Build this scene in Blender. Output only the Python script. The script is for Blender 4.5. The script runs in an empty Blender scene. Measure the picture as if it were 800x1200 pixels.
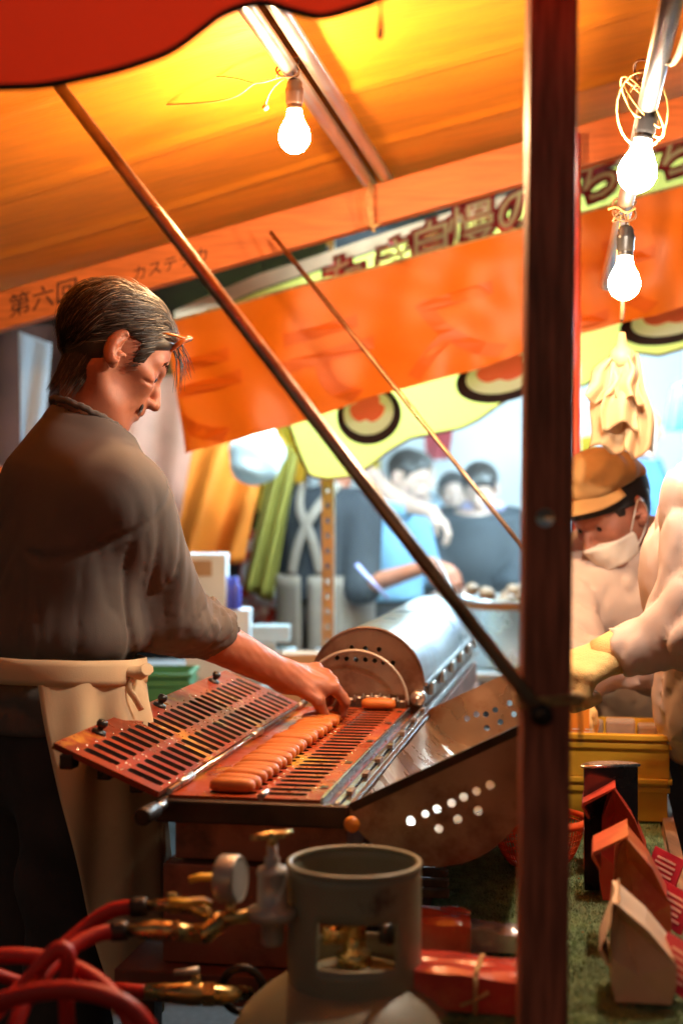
import bpy, bmesh, math, random
import numpy as np
from mathutils import Vector, Matrix
random.seed(7); rng = np.random.default_rng(7)
scene = bpy.context.scene
COL = scene.collection
R = math.radians
# ------------------------------------------------------------------ camera, world, exposure
CAM_H, FPX = 1.35, 1667.0
cd = bpy.data.cameras.new('camera'); cam = bpy.data.objects.new('camera', cd); COL.objects.link(cam)
cam.location = (0, 0, CAM_H); cam.rotation_euler = (R(90), 0, 0)
cd.sensor_fit = 'VERTICAL'; cd.sensor_height = 36.0; cd.sensor_width = 24.0; cd.lens = 50.0
cd.clip_start = 0.05; cd.clip_end = 400
cd.dof.use_dof = True; cd.dof.focus_distance = 2.45; cd.dof.aperture_fstop = 2.4
scene.camera = cam
wd = bpy.data.worlds.new('World'); scene.world = wd; wd.use_nodes = True
wn = wd.node_tree.nodes; wl = wd.node_tree.links
sky = wn.new('ShaderNodeTexSky'); sky.sky_type = 'NISHITA'; sky.sun_disc = False
sky.sun_elevation = R(0.0); sky.sun_rotation = R(200)
bgn = wn.get('Background') or wn.new('ShaderNodeBackground')
wl.new(sky.outputs[0], bgn.inputs[0]); bgn.inputs[1].default_value = 0.12
scene.view_settings.view_transform = 'Standard'; scene.view_settings.look = 'None'
scene.view_settings.exposure = 0.0; scene.view_settings.gamma = 1.0
scene.render.engine = 'CYCLES'
scene.cycles.use_denoising = True
scene.cycles.max_bounces = 7; scene.cycles.transparent_max_bounces = 12
scene.cycles.sample_clamp_indirect = 6.0
scene.cycles.caustics_reflective = False; scene.cycles.caustics_refractive = False
BULB_COLS = ((1.0,.60,.28), (1.0,.84,.66), (1.0,.66,.36)); COOL = (0.60, 0.87, 1.0)
BULB_POWER = (34.0, 33.0, 19.0)
TUBE_POWER = 215.0                        # each cool lamp of the neighbouring stall

# ------------------------------------------------------------------ helpers
def P(px, py, Y):                         # a point at distance Y seen at photograph pixel (px, py)
    return Vector(((px-400)*Y/FPX, Y, CAM_H+(600-py)*Y/FPX))
A = Vector((0.177, 0.984, 0)).normalized()     # long axis of the stall (away)
B = Vector((A.y, -A.x, 0))                      # across the stall (to the counter side)
def S(u, v, z): return Vector((A.x*u+B.x*v, A.y*u+B.y*v, z))
M0 = Vector((0.006, 2.0, 0))
def ML(s, t, z): return Vector((M0.x+B.x*s+A.x*t, M0.y+B.y*s+A.y*t, z))
def zr(v): return 1.935+0.243*(v+1.58)           # height of the sloping rafters' upper edge

class MB:                                        # collects faces of one mesh
    def __init__(s): s.v = []; s.f = []; s.m = []; s.sm = []
    def add(s, vs, fs, mi=0, smooth=False):
        o = len(s.v); s.v += [tuple(v) for v in vs]
        for f in fs: s.f.append(tuple(i+o for i in f)); s.m.append(mi); s.sm.append(smooth)
        return s
    def quadbox(s, c8, mi=0):
        return s.add(c8, [(0,3,2,1),(4,5,6,7),(0,1,5,4),(1,2,6,5),(2,3,7,6),(3,0,4,7)], mi)
    def box(s, c, d, X=Vector((1,0,0)), Y=Vector((0,1,0)), Z=Vector((0,0,1)), mi=0, bev=0.0):
        c = Vector(c); hx, hy, hz = [q/2 for q in d]
        if bev <= 0:
            pts = [c+X*a*hx+Y*b*hy+Z*e*hz for e in (-1,1) for a, b in ((-1,-1),(1,-1),(1,1),(-1,1))]
            return s.quadbox(pts, mi)
        bev = min(bev, hx*.9, hy*.9, hz*.9)
        bm = bmesh.new(); bmesh.ops.create_cube(bm, size=1)
        for v in bm.verts: v.co = Vector((v.co.x*2*hx, v.co.y*2*hy, v.co.z*2*hz))
        bmesh.ops.bevel(bm, geom=list(bm.edges), offset=bev, segments=2, affect='EDGES', profile=.6)
        bm.verts.index_update()
        vs = [c+X*v.co.x+Y*v.co.y+Z*v.co.z for v in bm.verts]; fs = [[v.index for v in f.verts] for f in bm.faces]
        bm.free(); return s.add(vs, fs, mi)
    def tube(s, pts, r, n=10, mi=0, cap=True, closed=False, flat=1.0, up=None):
        pts = [Vector(p) for p in pts]; N = len(pts)
        rs = r if hasattr(r, '__len__') else [r]*N
        vs = []; fs = []; prev = None
        for i, p in enumerate(pts):
            if closed: d = pts[(i+1) % N]-pts[i-1]
            else: d = pts[min(i+1, N-1)]-pts[max(i-1, 0)]
            d = d.normalized() if d.length > 1e-9 else Vector((0,0,1))
            if prev is None:
                ref = Vector(up) if up is not None else (Vector((0,0,1)) if abs(d.z) < .9 else Vector((1,0,0)))
                nx = (ref-d*ref.dot(d)).normalized()
            else:
                nx = prev-d*prev.dot(d); nx = nx.normalized() if nx.length > 1e-6 else d.orthogonal().normalized()
            prev = nx; ny = d.cross(nx)
            for k in range(n):
                a = 2*math.pi*k/n; vs.append(p+(nx*math.cos(a)*flat+ny*math.sin(a))*rs[i])
        M = N if closed else N-1
        for i in range(M):
            j = (i+1) % N
            for k in range(n): fs.append((i*n+k, i*n+(k+1)%n, j*n+(k+1)%n, j*n+k))
        s.add(vs, fs, mi, True)
        if cap and not closed:
            o = len(s.v)-len(vs)
            s.f.append(tuple(o+k for k in range(n))[::-1]); s.m.append(mi); s.sm.append(False)
            s.f.append(tuple(o+(N-1)*n+k for k in range(n))); s.m.append(mi); s.sm.append(False)
        return s
    def lathe(s, prof, c=(0,0,0), ax=Vector((0,0,1)), n=24, mi=0, smooth=True, a0=0.0, a1=2*math.pi, ref=None):
        ax = Vector(ax).normalized(); c = Vector(c)
        e1 = Vector(ref) if ref is not None else ax.orthogonal()
        e1 = (e1-ax*e1.dot(ax)).normalized(); e2 = ax.cross(e1)
        full = abs(a1-a0-2*math.pi) < 1e-6; K = n if full else n+1
        vs = []
        for r, z in prof:
            for k in range(K):
                a = a0+(a1-a0)*k/n; vs.append(c+ax*z+(e1*math.cos(a)+e2*math.sin(a))*r)
        fs = []
        for i in range(len(prof)-1):
            for k in range(n):
                k2 = (k+1) % K; fs.append((i*K+k, i*K+k2, (i+1)*K+k2, (i+1)*K+k))
        return s.add(vs, fs, mi, smooth)
    def sheet(s, fn, nu, nv, mi=0, smooth=True):
        vs = [fn(i/nu, j/nv) for j in range(nv+1) for i in range(nu+1)]
        fs = [(j*(nu+1)+i, j*(nu+1)+i+1, (j+1)*(nu+1)+i+1, (j+1)*(nu+1)+i) for j in range(nv) for i in range(nu)]
        return s.add(vs, fs, mi, smooth)
    def prism(s, poly, h, mi=0):                # poly: list of Vector, h: Vector
        n = len(poly); h = Vector(h)
        vs = list(poly)+[Vector(p)+h for p in poly]
        fs = [tuple(range(n))[::-1], tuple(range(n, 2*n))]+[(i, (i+1) % n, n+(i+1) % n, n+i) for i in range(n)]
        return s.add(vs, fs, mi)
    def mesh(s, name, mats, fix=True):
        me = bpy.data.meshes.new(name); me.from_pydata([tuple(v) for v in s.v], [], s.f)
        for m in (mats if isinstance(mats, (list, tuple)) else [mats]): me.materials.append(m)
        me.polygons.foreach_set('material_index', s.m); me.polygons.foreach_set('use_smooth', s.sm)
        if fix:
            bm = bmesh.new(); bm.from_mesh(me); bmesh.ops.recalc_face_normals(bm, faces=bm.faces); bm.to_mesh(me); bm.free()
        me.update(); return me
    def build(s, name, mats, parent=None, fix=True, solid=0.0):
        o = bpy.data.objects.new(name, s.mesh(name, mats, fix)); COL.objects.link(o)
        if solid:
            md = o.modifiers.new('thickness', 'SOLIDIFY'); md.thickness = solid; md.offset = 0
        if parent is not None: put(o, parent)
        return o
def put(o, parent):
    o.parent = parent; o.matrix_parent_inverse = Matrix.Translation(parent.location).inverted()
    return o
def thing(name, label, cat, loc=(0,0,0), group=None):
    o = bpy.data.objects.new(name, None); COL.objects.link(o); o.location = loc
    o.empty_display_size = .05
    return tag(o, label, cat, group)
def tag(o, label, cat, group=None):
    o['label'] = label; o['category'] = cat
    if group: o['group'] = group
    return o
def struct(o): o['kind'] = 'structure'; return o
def ctop(root, **kw):                           # copy of a thing with its parts
    c = root.copy(); COL.objects.link(c)
    for ch in root.children:
        d = ch.copy(); COL.objects.link(d); d.parent = c; d.matrix_parent_inverse = ch.matrix_parent_inverse.copy()
    return c
def bez(p0, p1, p2, p3, n=12):
    p0, p1, p2, p3 = map(Vector, (p0, p1, p2, p3)); out = []
    for i in range(n+1):
        t = i/n; out.append(p0*(1-t)**3+p1*3*t*(1-t)**2+p2*3*t*t*(1-t)+p3*t**3)
    return out
def spline(pts, n=8):                            # Catmull-Rom through the points
    pts = [Vector(p) for p in pts]; q = [pts[0]*2-pts[1]]+pts+[pts[-1]*2-pts[-2]]; out = []
    for i in range(1, len(q)-2):
        for k in range(n):
            t = k/n; a, b, c, d = q[i-1:i+3]
            out.append(.5*((2*b)+(c-a)*t+(2*a-5*b+4*c-d)*t*t+(3*b-a-3*c+d)*t**3))
    return out+[pts[-1]]
_ph = [(rng.normal(size=3), rng.uniform(0, 6.28)) for _ in range(40)]
def wob(p, f=1.0, k=0):                          # smooth pseudo noise in about -1..1
    s = 0.0
    for i in range(4):
        d, ph = _ph[(k*4+i) % 40]; s += math.sin((p[0]*d[0]+p[1]*d[1]+p[2]*d[2])*f+ph)
    return s/2.5
def text_geo(body, size, offset=0.0, shear=0.0):
    c = bpy.data.curves.new('txt', 'FONT'); c.body = body; c.size = size; c.offset = offset; c.shear = shear
    c.resolution_u = 3
    o = bpy.data.objects.new('txt', c); COL.objects.link(o)
    dg = bpy.context.evaluated_depsgraph_get(); me = bpy.data.meshes.new_from_object(o.evaluated_get(dg))
    vs = [v.co.copy() for v in me.vertices]; fs = [tuple(p.vertices) for p in me.polygons]
    bpy.data.objects.remove(o); bpy.data.curves.remove(c); bpy.data.meshes.remove(me)
    return vs, fs

# ------------------------------------------------------------------ materials
MATS = {}
def nodes(m): return m.node_tree.nodes, m.node_tree.links
def mat(name, col, rough=.6, metal=0.0, var=.15, vs=8.0, bump=0.0, bs=60.0, col2=None, c2s=4.0, c2lo=.5, c2hi=.65,
        trans=0.0, tcol=None, sheen=0.0, spec=.5, stretch=(1,1,1), rvar=0.0, coat=0.0, sss=0.0, gen=None, bdist=.003):
    if name in MATS: return MATS[name]
    m = bpy.data.materials.new(name); m.use_nodes = True; N, L = nodes(m)
    bs_ = N.get('Principled BSDF'); out = N.get('Material Output')
    tc = N.new('ShaderNodeTexCoord'); mp = N.new('ShaderNodeMapping'); L.new(tc.outputs['Object'], mp.inputs[0])
    mp.inputs['Scale'].default_value = stretch
    n1 = N.new('ShaderNodeTexNoise'); n1.inputs['Scale'].default_value = vs; n1.inputs['Detail'].default_value = 5
    L.new(mp.outputs[0], n1.inputs['Vector'])
    mr = N.new('ShaderNodeMapRange'); mr.inputs[1].default_value = .3; mr.inputs[2].default_value = .7
    mr.inputs[3].default_value = 1-var; mr.inputs[4].default_value = 1+var; L.new(n1.outputs[0], mr.inputs[0])
    mul = N.new('ShaderNodeMix'); mul.data_type = 'RGBA'; mul.blend_type = 'MULTIPLY'; mul.inputs[0].default_value = 1
    mul.inputs[6].default_value = (*col, 1)
    cb = N.new('ShaderNodeCombineColor')
    for i in range(3): L.new(mr.outputs[0], cb.inputs[i])
    L.new(cb.outputs[0], mul.inputs[7]); colsock = mul.outputs[2]
    if col2 is not None:
        n2 = N.new('ShaderNodeTexNoise'); n2.inputs['Scale'].default_value = c2s; n2.inputs['Detail'].default_value = 6
        n2.inputs['Roughness'].default_value = .65
        L.new(mp.outputs[0], n2.inputs['Vector'])
        r2 = N.new('ShaderNodeMapRange'); r2.inputs[1].default_value = c2lo; r2.inputs[2].default_value = c2hi
        L.new(n2.outputs[0], r2.inputs[0])
        mx = N.new('ShaderNodeMix'); mx.data_type = 'RGBA'; L.new(r2.outputs[0], mx.inputs[0])
        L.new(colsock, mx.inputs[6]); mx.inputs[7].default_value = (*col2, 1); colsock = mx.outputs[2]
    L.new(colsock, bs_.inputs['Base Color'])
    bs_.inputs['Roughness'].default_value = rough; bs_.inputs['Metallic'].default_value = metal
    bs_.inputs['Specular IOR Level'].default_value = spec
    if rvar:
        r3 = N.new('ShaderNodeMapRange'); r3.inputs[1].default_value = .3; r3.inputs[2].default_value = .7
        r3.inputs[3].default_value = max(.03, rough-rvar); r3.inputs[4].default_value = min(1, rough+rvar)
        n4 = N.new('ShaderNodeTexNoise'); n4.inputs['Scale'].default_value = vs*2.3; n4.inputs['Detail'].default_value = 6
        L.new(mp.outputs[0], n4.inputs['Vector']); L.new(n4.outputs[0], r3.inputs[0]); L.new(r3.outputs[0], bs_.inputs['Roughness'])
    if coat: bs_.inputs['Coat Weight'].default_value = coat; bs_.inputs['Coat Roughness'].default_value = .15
    if sheen: bs_.inputs['Sheen Weight'].default_value = sheen
    if sss:
        bs_.inputs['Subsurface Weight'].default_value = sss; bs_.inputs['Subsurface Radius'].default_value = (.012, .005, .003)
        bs_.inputs['Subsurface Scale'].default_value = .5
    if bump:
        n3 = N.new('ShaderNodeTexNoise'); n3.inputs['Scale'].default_value = bs; n3.inputs['Detail'].default_value = 4
        L.new(mp.outputs[0], n3.inputs['Vector'])
        bp = N.new('ShaderNodeBump'); bp.inputs['Strength'].default_value = bump; bp.inputs['Distance'].default_value = bdist
        L.new(n3.outputs[0], bp.inputs['Height']); L.new(bp.outputs[0], bs_.inputs['Normal'])
    if trans:
        tr = N.new('ShaderNodeBsdfTranslucent')
        if tcol: tr.inputs[0].default_value = (*tcol, 1)
        else: L.new(colsock, tr.inputs[0])
        ms = N.new('ShaderNodeMixShader'); ms.inputs[0].default_value = trans
        L.new(bs_.outputs[0], ms.inputs[1]); L.new(tr.outputs[0], ms.inputs[2]); L.new(ms.outputs[0], out.inputs[0])
    MATS[name] = m; return m
def emit(name, col, strength):
    m = bpy.data.materials.new(name); m.use_nodes = True; N, L = nodes(m)
    N.remove(N.get('Principled BSDF')); e = N.new('ShaderNodeEmission'); e.inputs[0].default_value = (*col, 1)
    e.inputs[1].default_value = strength; L.new(e.outputs[0], N.get('Material Output').inputs[0]); return m
canvas_m = mat('orange_canvas', (.86,.25,.008), .75, var=.12, vs=3, stretch=(.8,9,9), bump=.5, bs=14, trans=.25, tcol=(.86,.2,.01), bdist=.004)
valance_m = mat('red_canvas', (.52,.035,.012), .8, var=.12, vs=4, bump=.15, bs=600, trans=.30, tcol=(.5,.03,.01), bdist=.001)
curtain_m = mat('orange_vinyl', (.84,.19,.006), .45, var=.10, vs=4, bump=.05, bs=60, trans=.22, tcol=(.8,.12,.01))
curtain_t = mat('curtain_lettering', (.76,.150,.005), .45, var=.08, vs=4, trans=.22, tcol=(.7,.09,.006))
trim_m = mat('dark_trim', (.03,.02,.015), .8)
wood_post = mat('dark_stained_wood', (.36,.10,.058), .5, var=.6, vs=14, stretch=(9,9,.7), bump=.25, bs=40, rvar=.15)
wood_beam = mat('orange_pine', (.56,.15,.034), .55, var=.22, vs=6, stretch=(1,6,14), bump=.1, bs=30, col2=(.30,.10,.03), c2s=3, c2lo=.58, c2hi=.8)
wood_old = mat('weathered_wood', (.28,.15,.08), .7, var=.35, vs=8, stretch=(6,1,6), bump=.3, bs=40)
steel = mat('galvanised_pipe', (.62,.60,.57), .33, 1.0, var=.10, vs=6, rvar=.05)
rodm = mat('brass_tinted_rod', (.50,.34,.22), .38, 1.0, var=.3, vs=16, stretch=(1,1,1), rvar=.12, col2=(.16,.07,.04), c2s=12, c2lo=.5, c2hi=.75)
rope_m = mat('straw_rope', (.48,.30,.12), .9, var=.3, vs=80, bump=.6, bs=250)
cord_m = mat('brown_cord', (.22,.09,.03), .6)
black_m = mat('black_bakelite', (.018,.016,.015), .35)
brownb = mat('brown_bakelite', (.045,.020,.012), .4)
ink = mat('black_ink', (.02,.012,.01), .8)
stain = mat('brushed_cover_steel', (.40,.41,.42), .36, 1.0, var=.12, vs=5, stretch=(1,1,1), rvar=.10, col2=(.38,.30,.24), c2s=5, c2lo=.55, c2hi=.8)
brownsteel = mat('heat_stained_steel', (.30,.20,.14), .42, .85, var=.35, vs=7, rvar=.15, col2=(.14,.06,.035), c2s=9, c2lo=.5, c2hi=.7, bump=.08, bs=90)
innersteel = mat('greasy_inner_steel', (.46,.33,.22), .33, .9, var=.25, vs=6, rvar=.18, col2=(.33,.12,.04), c2s=7, c2lo=.52, c2hi=.68)
mold = mat('oiled_copper_plate', (.27,.036,.008), .36, .0, var=.45, vs=9, rvar=.14, col2=(.62,.30,.03), c2s=6, c2lo=.56, c2hi=.66, bump=.12, bs=120, spec=.25)  # yellow patches put the banner's reflection into the colour, besides oil residue
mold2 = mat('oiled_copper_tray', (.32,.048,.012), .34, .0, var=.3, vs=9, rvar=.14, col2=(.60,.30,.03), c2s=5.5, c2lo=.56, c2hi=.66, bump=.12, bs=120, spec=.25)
pit = mat('burnt_mould_cavity', (.016,.010,.007), .35, .2)
darkiron = mat('blackened_iron', (.05,.035,.028), .42, .7, var=.4, vs=12, rvar=.15, bump=.15, bs=80)
redbody = mat('rust_red_painted_steel', (.30,.10,.055), .5, .35, var=.35, vs=6, bump=.15, bs=60, col2=(.09,.035,.02), c2s=8, c2lo=.5, c2hi=.7)
edge_m = mat('bright_steel_edge', (.72,.72,.72), .2, 1.0, var=.15, vs=25, rvar=.1)
cake_m = mat('castella_crust', (.56,.150,.02), .5, var=.18, vs=30, bump=.15, bs=160, col2=(.40,.10,.015), c2s=14, c2lo=.55, c2hi=.75, sss=.15)
tank_m = mat('grey_green_tank_paint', (.25,.24,.16), .42, var=.14, vs=10, bump=.10, bs=60, col2=(.10,.07,.045), c2s=14, c2lo=.62, c2hi=.72, rvar=.08)
chrome = mat('dull_chrome', (.50,.43,.35), .4, .45, var=.15, vs=20, rvar=.1)
brass = mat('brass', (.58,.38,.14), .3, 1.0, var=.25, vs=20, rvar=.12)
yellowp = mat('yellow_handle', (.80,.42,.03), .45)
hose_m = mat('red_rubber_hose', (.44,.011,.006), .45, var=.12, vs=30, bump=.1, bs=120)
turf_m = mat('green_turf_mat', (.18,.25,.11), .95, var=.35, vs=60, bump=1.0, bs=420, col2=(.20,.23,.10), c2s=5, bdist=.004)
asphalt = mat('asphalt', (.05,.05,.05), .9, var=.3, vs=40, bump=.4, bs=200)
# ------------------------------------------------------------------ ground
g = MB(); n = 24
g.sheet(lambda i, j: Vector((-60+120*i, -40+140*j, .01*wob((i*40, j*40, 0)))), n, n)
struct(g.build('ground', asphalt))

# ------------------------------------------------------------------ stall frame: post, beam, rafter, pipes, braces
fr = thing('stall_frame', 'wooden and steel pipe frame of the orange canopied food stall', 'stall frame', (.23, 1.6, 0))
def beam(name, p, q, w, h, m, up=Vector((0,0,1)), bev=.004):
    d = (q-p).normalized(); y = up.cross(d).normalized(); z = d.cross(y)
    b = MB(); b.box((p+q)/2, ((q-p).length, w, h), d, y, z, bev=bev); return b.build(name, m, fr)
b = MB(); p0 = P(634, 1200, 1.6); p1 = P(646, 0, 1.6); dd = (p1-p0).normalized()
pb = p0+dd*((0-p0.z)/dd.z); pt = p0+dd*((2.42-p0.z)/dd.z)
# post with a drilled hole: two cheeks of a square tube seen as one timber
pc = (pb+pt)/2
b.box(pc, (.0535, .045, (pt-pb).length), Vector((1,0,0)), Vector((0,1,0)), dd, bev=.003)
post = b.build('post', wood_post, fr)
hp = P(638, 607, 1.6-.0228)
b = MB(); b.lathe([(0,0),(.0085,0),(.0095,.0012),(.0105,.0012)], hp, Vector((0,-1,0)), 18); hb = b.build('bolt_head', steel, post)
# far beam and near rafter across the slope
def slope_pt(u, v, dz=0): return S(u, v, zr(v)+dz)
beam('beam', slope_pt(3.6, -2.1, -.05), slope_pt(3.6, 1.5, -.05), .045, .1, wood_beam)
beam('rafter', slope_pt(1.62, -2.1, -.05), slope_pt(1.62, 1.5, -.05), .045, .09, wood_beam)
# pipes along the stall
def pipe(name, p, q, r, m, n=16):
    b = MB(); b.tube([p, p.lerp(q, .33), p.lerp(q, .66), q], r, n, 0); return b.build(name, m, fr)
for dv in (-.022, .022):
    v = -.555+dv; pipe('roof_pipe', S(1.5, v, zr(v)+.017), S(3.72, v, zr(v)+.017), .0165, steel)
v = 1.3; pipe('roof_pipe', S(1.5, v, zr(v)+.017), S(3.72, v, zr(v)+.017), .0165, steel)
v = -1.95; pipe('roof_pipe', S(1.5, v, zr(v)+.017), S(3.72, v, zr(v)+.017), .0165, steel)
LP0, LP1 = P(800, -60, 1.72), P(727, 262, 2.83)
pipe('lamp_pipe', LP0, LP1+(LP1-LP0)*.42, .016, steel)
# diagonal braces
pipe('brace', P(634, 838, 1.566), P(2, 12, 2.02), .0085, rodm, 12)
b = MB(); c0 = P(634, 838, 1.566); b.lathe([(0,-.006),(.012,-.006),(.012,.006),(0,.006)], c0, Vector((0,1,0)), 16); b.build('brace_bolt', darkiron, fr)
pipe('brace', P(317, 272, 3.56), P(640, 676, 3.15), .0058, rodm, 10)
q0 = P(674, 600, 3.5); b = MB(); b.tube([Vector((q0.x, 3.5, 0)), Vector((q0.x, 3.5, 1.1)), Vector((q0.x, 3.5, 2.28))], .0125, 12); b.build('post', mat('red_painted_pipe', (.50,.06,.02), .4, var=.2), fr)
# rear supports of the frame (outside the picture)
for u, v in ((1.62, -2.05), (3.6, -2.05), (3.6, 1.45)):
    pb2 = S(u, v, 0); b = MB(); b.box(S(u, v, zr(v)/2-.05), (.05, .05, zr(v)-.1)); b.build('post', wood_post, fr)

# ------------------------------------------------------------------ canopy: canvas and valance
cano = thing('canopy', 'orange canvas canopy with a dark edged red scalloped valance', 'canopy', S(2.6, 0, 2.2))
def roof(i, j):
    u = 1.46+2.4*j; v = -2.25+4.0*i
    sag = -.012*math.sin(math.pi*((v+.555)/1.85) % math.pi) if v > -.555 else -.012*abs(math.sin(math.pi*((v+.555)/1.4)))
    seam = .006*(abs(((u*2.2) % 1)-.5) < .06)
    wr = .006*wob((v*1.2+u*.8, u*14, 0), 1.0, 1)+.004*wob((v*2, u*5, 3), 2, 2)
    return S(u, v, zr(v)+.052+sag+wr-seam+.03*max(0, u-3.3)*0)
b = MB(); b.sheet(roof, 90, 150); b.build('canvas', canvas_m, cano, fix=False)
# scalloped valance along the near edge
edge_px = [(-150,112),(-80,106),(0,103),(50,101),(100,92),(150,80),(200,62),(232,40),(258,20),(285,8),(310,4),(340,12),(375,19),(410,10),(450,-6),(500,-34),(560,-70),(620,-95),(690,-100),(760,-120),(830,-170)]
UV = 1.47
def on_u(px, py, u):                        # point of the plane u = const seen at the pixel
    d = (px-400)/FPX; Y = u/(A.x*d+A.y); return P(px, py, Y)
ep = spline([on_u(x, y, UV) for x, y in edge_px], 5)
def val(i, j):
    k = i*(len(ep)-1); k0 = min(int(k), len(ep)-2); e = ep[k0].lerp(ep[k0+1], k-k0)
    v = e.dot(B); top = S(UV, v, zr(v)+.05)
    p = e.lerp(top, j); return p+A*(.012*wob((v*4, j, 0), 2, 3)*(1-j*.6))
b = MB(); b.sheet(val, len(ep)-1, 10); va = b.build('valance', valance_m, cano, fix=False)
b = MB(); b.tube([val(i/(len(ep)-1), 0)-A*.002 for i in range(len(ep))], .0042, 6); b.build('piping', trim_m, va)
b = MB(); q = on_u(445, -30, UV+.02); b.tube(bez(q, q-Vector((0,0,.03)), q+Vector((.002,0,-.05)), on_u(445, 46, UV+.02), 8), [.0012]*5+[.002,.003,.0038,.003], 6)
b.build('pull_string', trim_m, va)

# ------------------------------------------------------------------ lettering helper on a sheet
def letter(name, body, size, fn, m, parent, offset=0, x0=0, y0=0, sx=1, sy=1, rot=0.0):
    vs, fs = text_geo(body, size, offset); ca, sa = math.cos(rot), math.sin(rot)
    b = MB(); b.add([fn(x0+sx*(v.x*ca-v.y*sa), y0+sy*(v.x*sa+v.y*ca)) for v in vs], fs)
    return b.build(name, m, parent, fix=False)
# ink writing on the beam
bm_o = [c for c in fr.children if c.name.startswith('beam')][0]
def beamface(x, y): return S(3.6-.0245, x, zr(x)-.05+y)
def v_at(px, u): return on_u(px, 0, u).dot(B)
letter('lettering', '第六回', .066, beamface, ink, bm_o, x0=v_at(14, 3.6), y0=-.022, sx=1.0)
letter('lettering', 'カステラカ', .042, beamface, ink, bm_o, x0=v_at(158, 3.6), y0=-.02)

# ------------------------------------------------------------------ orange curtain at the far end
def quad_sheet(tl, tr, bl, br, u, wave):
    TL, TR, BL, BR = [on_u(x, y, u) for x, y in (tl, tr, bl, br)]
    def fn(i, j):
        p = TL.lerp(TR, i).lerp(BL.lerp(BR, i), j); return p+A*wave(i, j)
    return fn
def cw(i, j): return .018*math.sin(i*19+2.5*j)*(.25+.75*j)+.008*math.sin(i*47-4*j+2*math.sin(i*9))*(.3+.7*j)+.006*wob((i*9, j*4, 0), 3, 4)
cf = quad_sheet((195,378), (850,205), (216,531), (850,338), 3.95, cw)
def cf2(i, j):                                # lower edge sags a little
    p = cf(i, j); p.z -= .012*j*abs(math.sin(i*9)); return p
cur = thing('curtain', 'orange vinyl curtain with faint reversed lettering under the beam', 'curtain', S(3.95, -.2, 1.5))
b = MB(); b.sheet(cf2, 70, 16); cu = b.build('cloth', curtain_m, cur, fix=False)
for k, (ch, xi, sc) in enumerate((('ラ', .155, .30), ('テ', .39, .29), ('ス', .63, .29), ('カ', .9, .29))):
    def cfl(x, y, xi=xi): return cf2(min(.995, max(.005, xi-x/1.36)), .93-y*2.75)-A*.004     # mirrored: the cloth is seen from behind
    letter('lettering', ch, sc, cfl, curtain_t, cur, offset=.006)
b = MB(); b.tube([cf2(i/40, 0)+Vector((0,0,.002)) for i in range(41)], .004, 8); b.build('cord', rope_m, cur)
b = MB(); b.sheet(lambda i, j: cf2(i*.012, j)-A*.003, 2, 16); b.build('hem', canvas_m, cu, fix=False)

# ------------------------------------------------------------------ yellow banner of the next stall
yel = mat('yellow_banner_cloth', (.72,.64,.11), .7, var=.06, vs=4, trans=.28, tcol=(.78,.72,.16))
yel_l = mat('banner_letter_cream', (.88,.84,.50), .7, var=.04, trans=.15, tcol=(.9,.85,.5))
red_l = mat('banner_letter_red', (.50,.015,.03), .7, var=.05, trans=.5, tcol=(.6,.03,.05))
blk_l = mat('banner_letter_black', (.03,.012,.012), .8)
wht_l = mat('banner_white', (.85,.85,.88), .7, var=.03, trans=.25)
red_o = mat('banner_oval_red', (.70,.11,.08), .7, var=.06, trans=.35)
hemw = mat('banner_top_hem', (.62,.42,.26), .7, var=.2, vs=9, trans=.2)
ban = thing('shop_banner', 'yellow shop banner with red outlined lettering and scalloped lower edge', 'banner', S(4.35, .1, 1.5))
UB = 4.35
topl = [(205,386),(300,342),(430,297),(615,236),(700,203),(860,150)]
botl = [(338,497),(350,530),(362,558),(384,562),(410,558),(432,547),(455,528),(480,514),(510,508),(540,502),(560,492),(585,474),(610,459),(640,452),(672,456),(690,449),(705,432),(722,414),(745,414),(772,417),(800,409),(850,380)]
def interp(pts, x):
    for (a, b_), (c, d) in zip(pts, pts[1:]):
        if x <= c: return b_+(d-b_)*(x-a)/(c-a)
    return pts[-1][1]
def ban_pt(px, py, off=0.0):
    p = on_u(px, py, UB); return p+A*(.010*wob((px*.008, py*.006, 0), 1.8, 5)-off)
def bfn(i, j):
    pb_ = 338+(850-338)*i; ptx = 215+(850-215)*i
    return ban_pt(ptx+(pb_-ptx)*j, interp(topl, ptx)+(interp(botl, pb_)-interp(topl, ptx))*j)
b = MB(); b.sheet(bfn, 90, 18); bo = b.build('cloth', yel, ban, fix=False)
b = MB(); b.tube([bfn(i/90, 1) for i in range(91)], .004, 6); b.build('piping', mat('banner_dark_edge', (.12,.03,.02), .8), bo)
hm = MB(); hm.sheet(lambda i, j: ban_pt(205+655*i, interp(topl, 205+655*i)-2-(20-12*i)*(1-j), .004+.004*math.sin(j*3)), 60, 4); hm.build('top_hem', hemw, ban, fix=False)
def bl(cx, cy, sl):                            # letters follow the slope of the banner
    def mk(off):
        def f(x, y):
            return ban_pt(cx+x, cy-y+sl*x, off)
        return f
    return mk
for ch, cx, cy, sz in (('た',376,352,54),('き',435,333,54),('自',477,316,56),('慢',524,297,58),('の',579,276,58),('も',625,262,54),('ち',672,240,58),('ち',764,212,60)):
    mk = bl(cx, cy, -.32)
    letter('lettering', ch, sz, mk(.005), blk_l, ban, offset=5.3)
    letter('lettering', ch, sz, mk(.010), red_l, ban, offset=4.0)
    letter('lettering', ch, sz, mk(.020), yel_l, ban, offset=.3)
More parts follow.
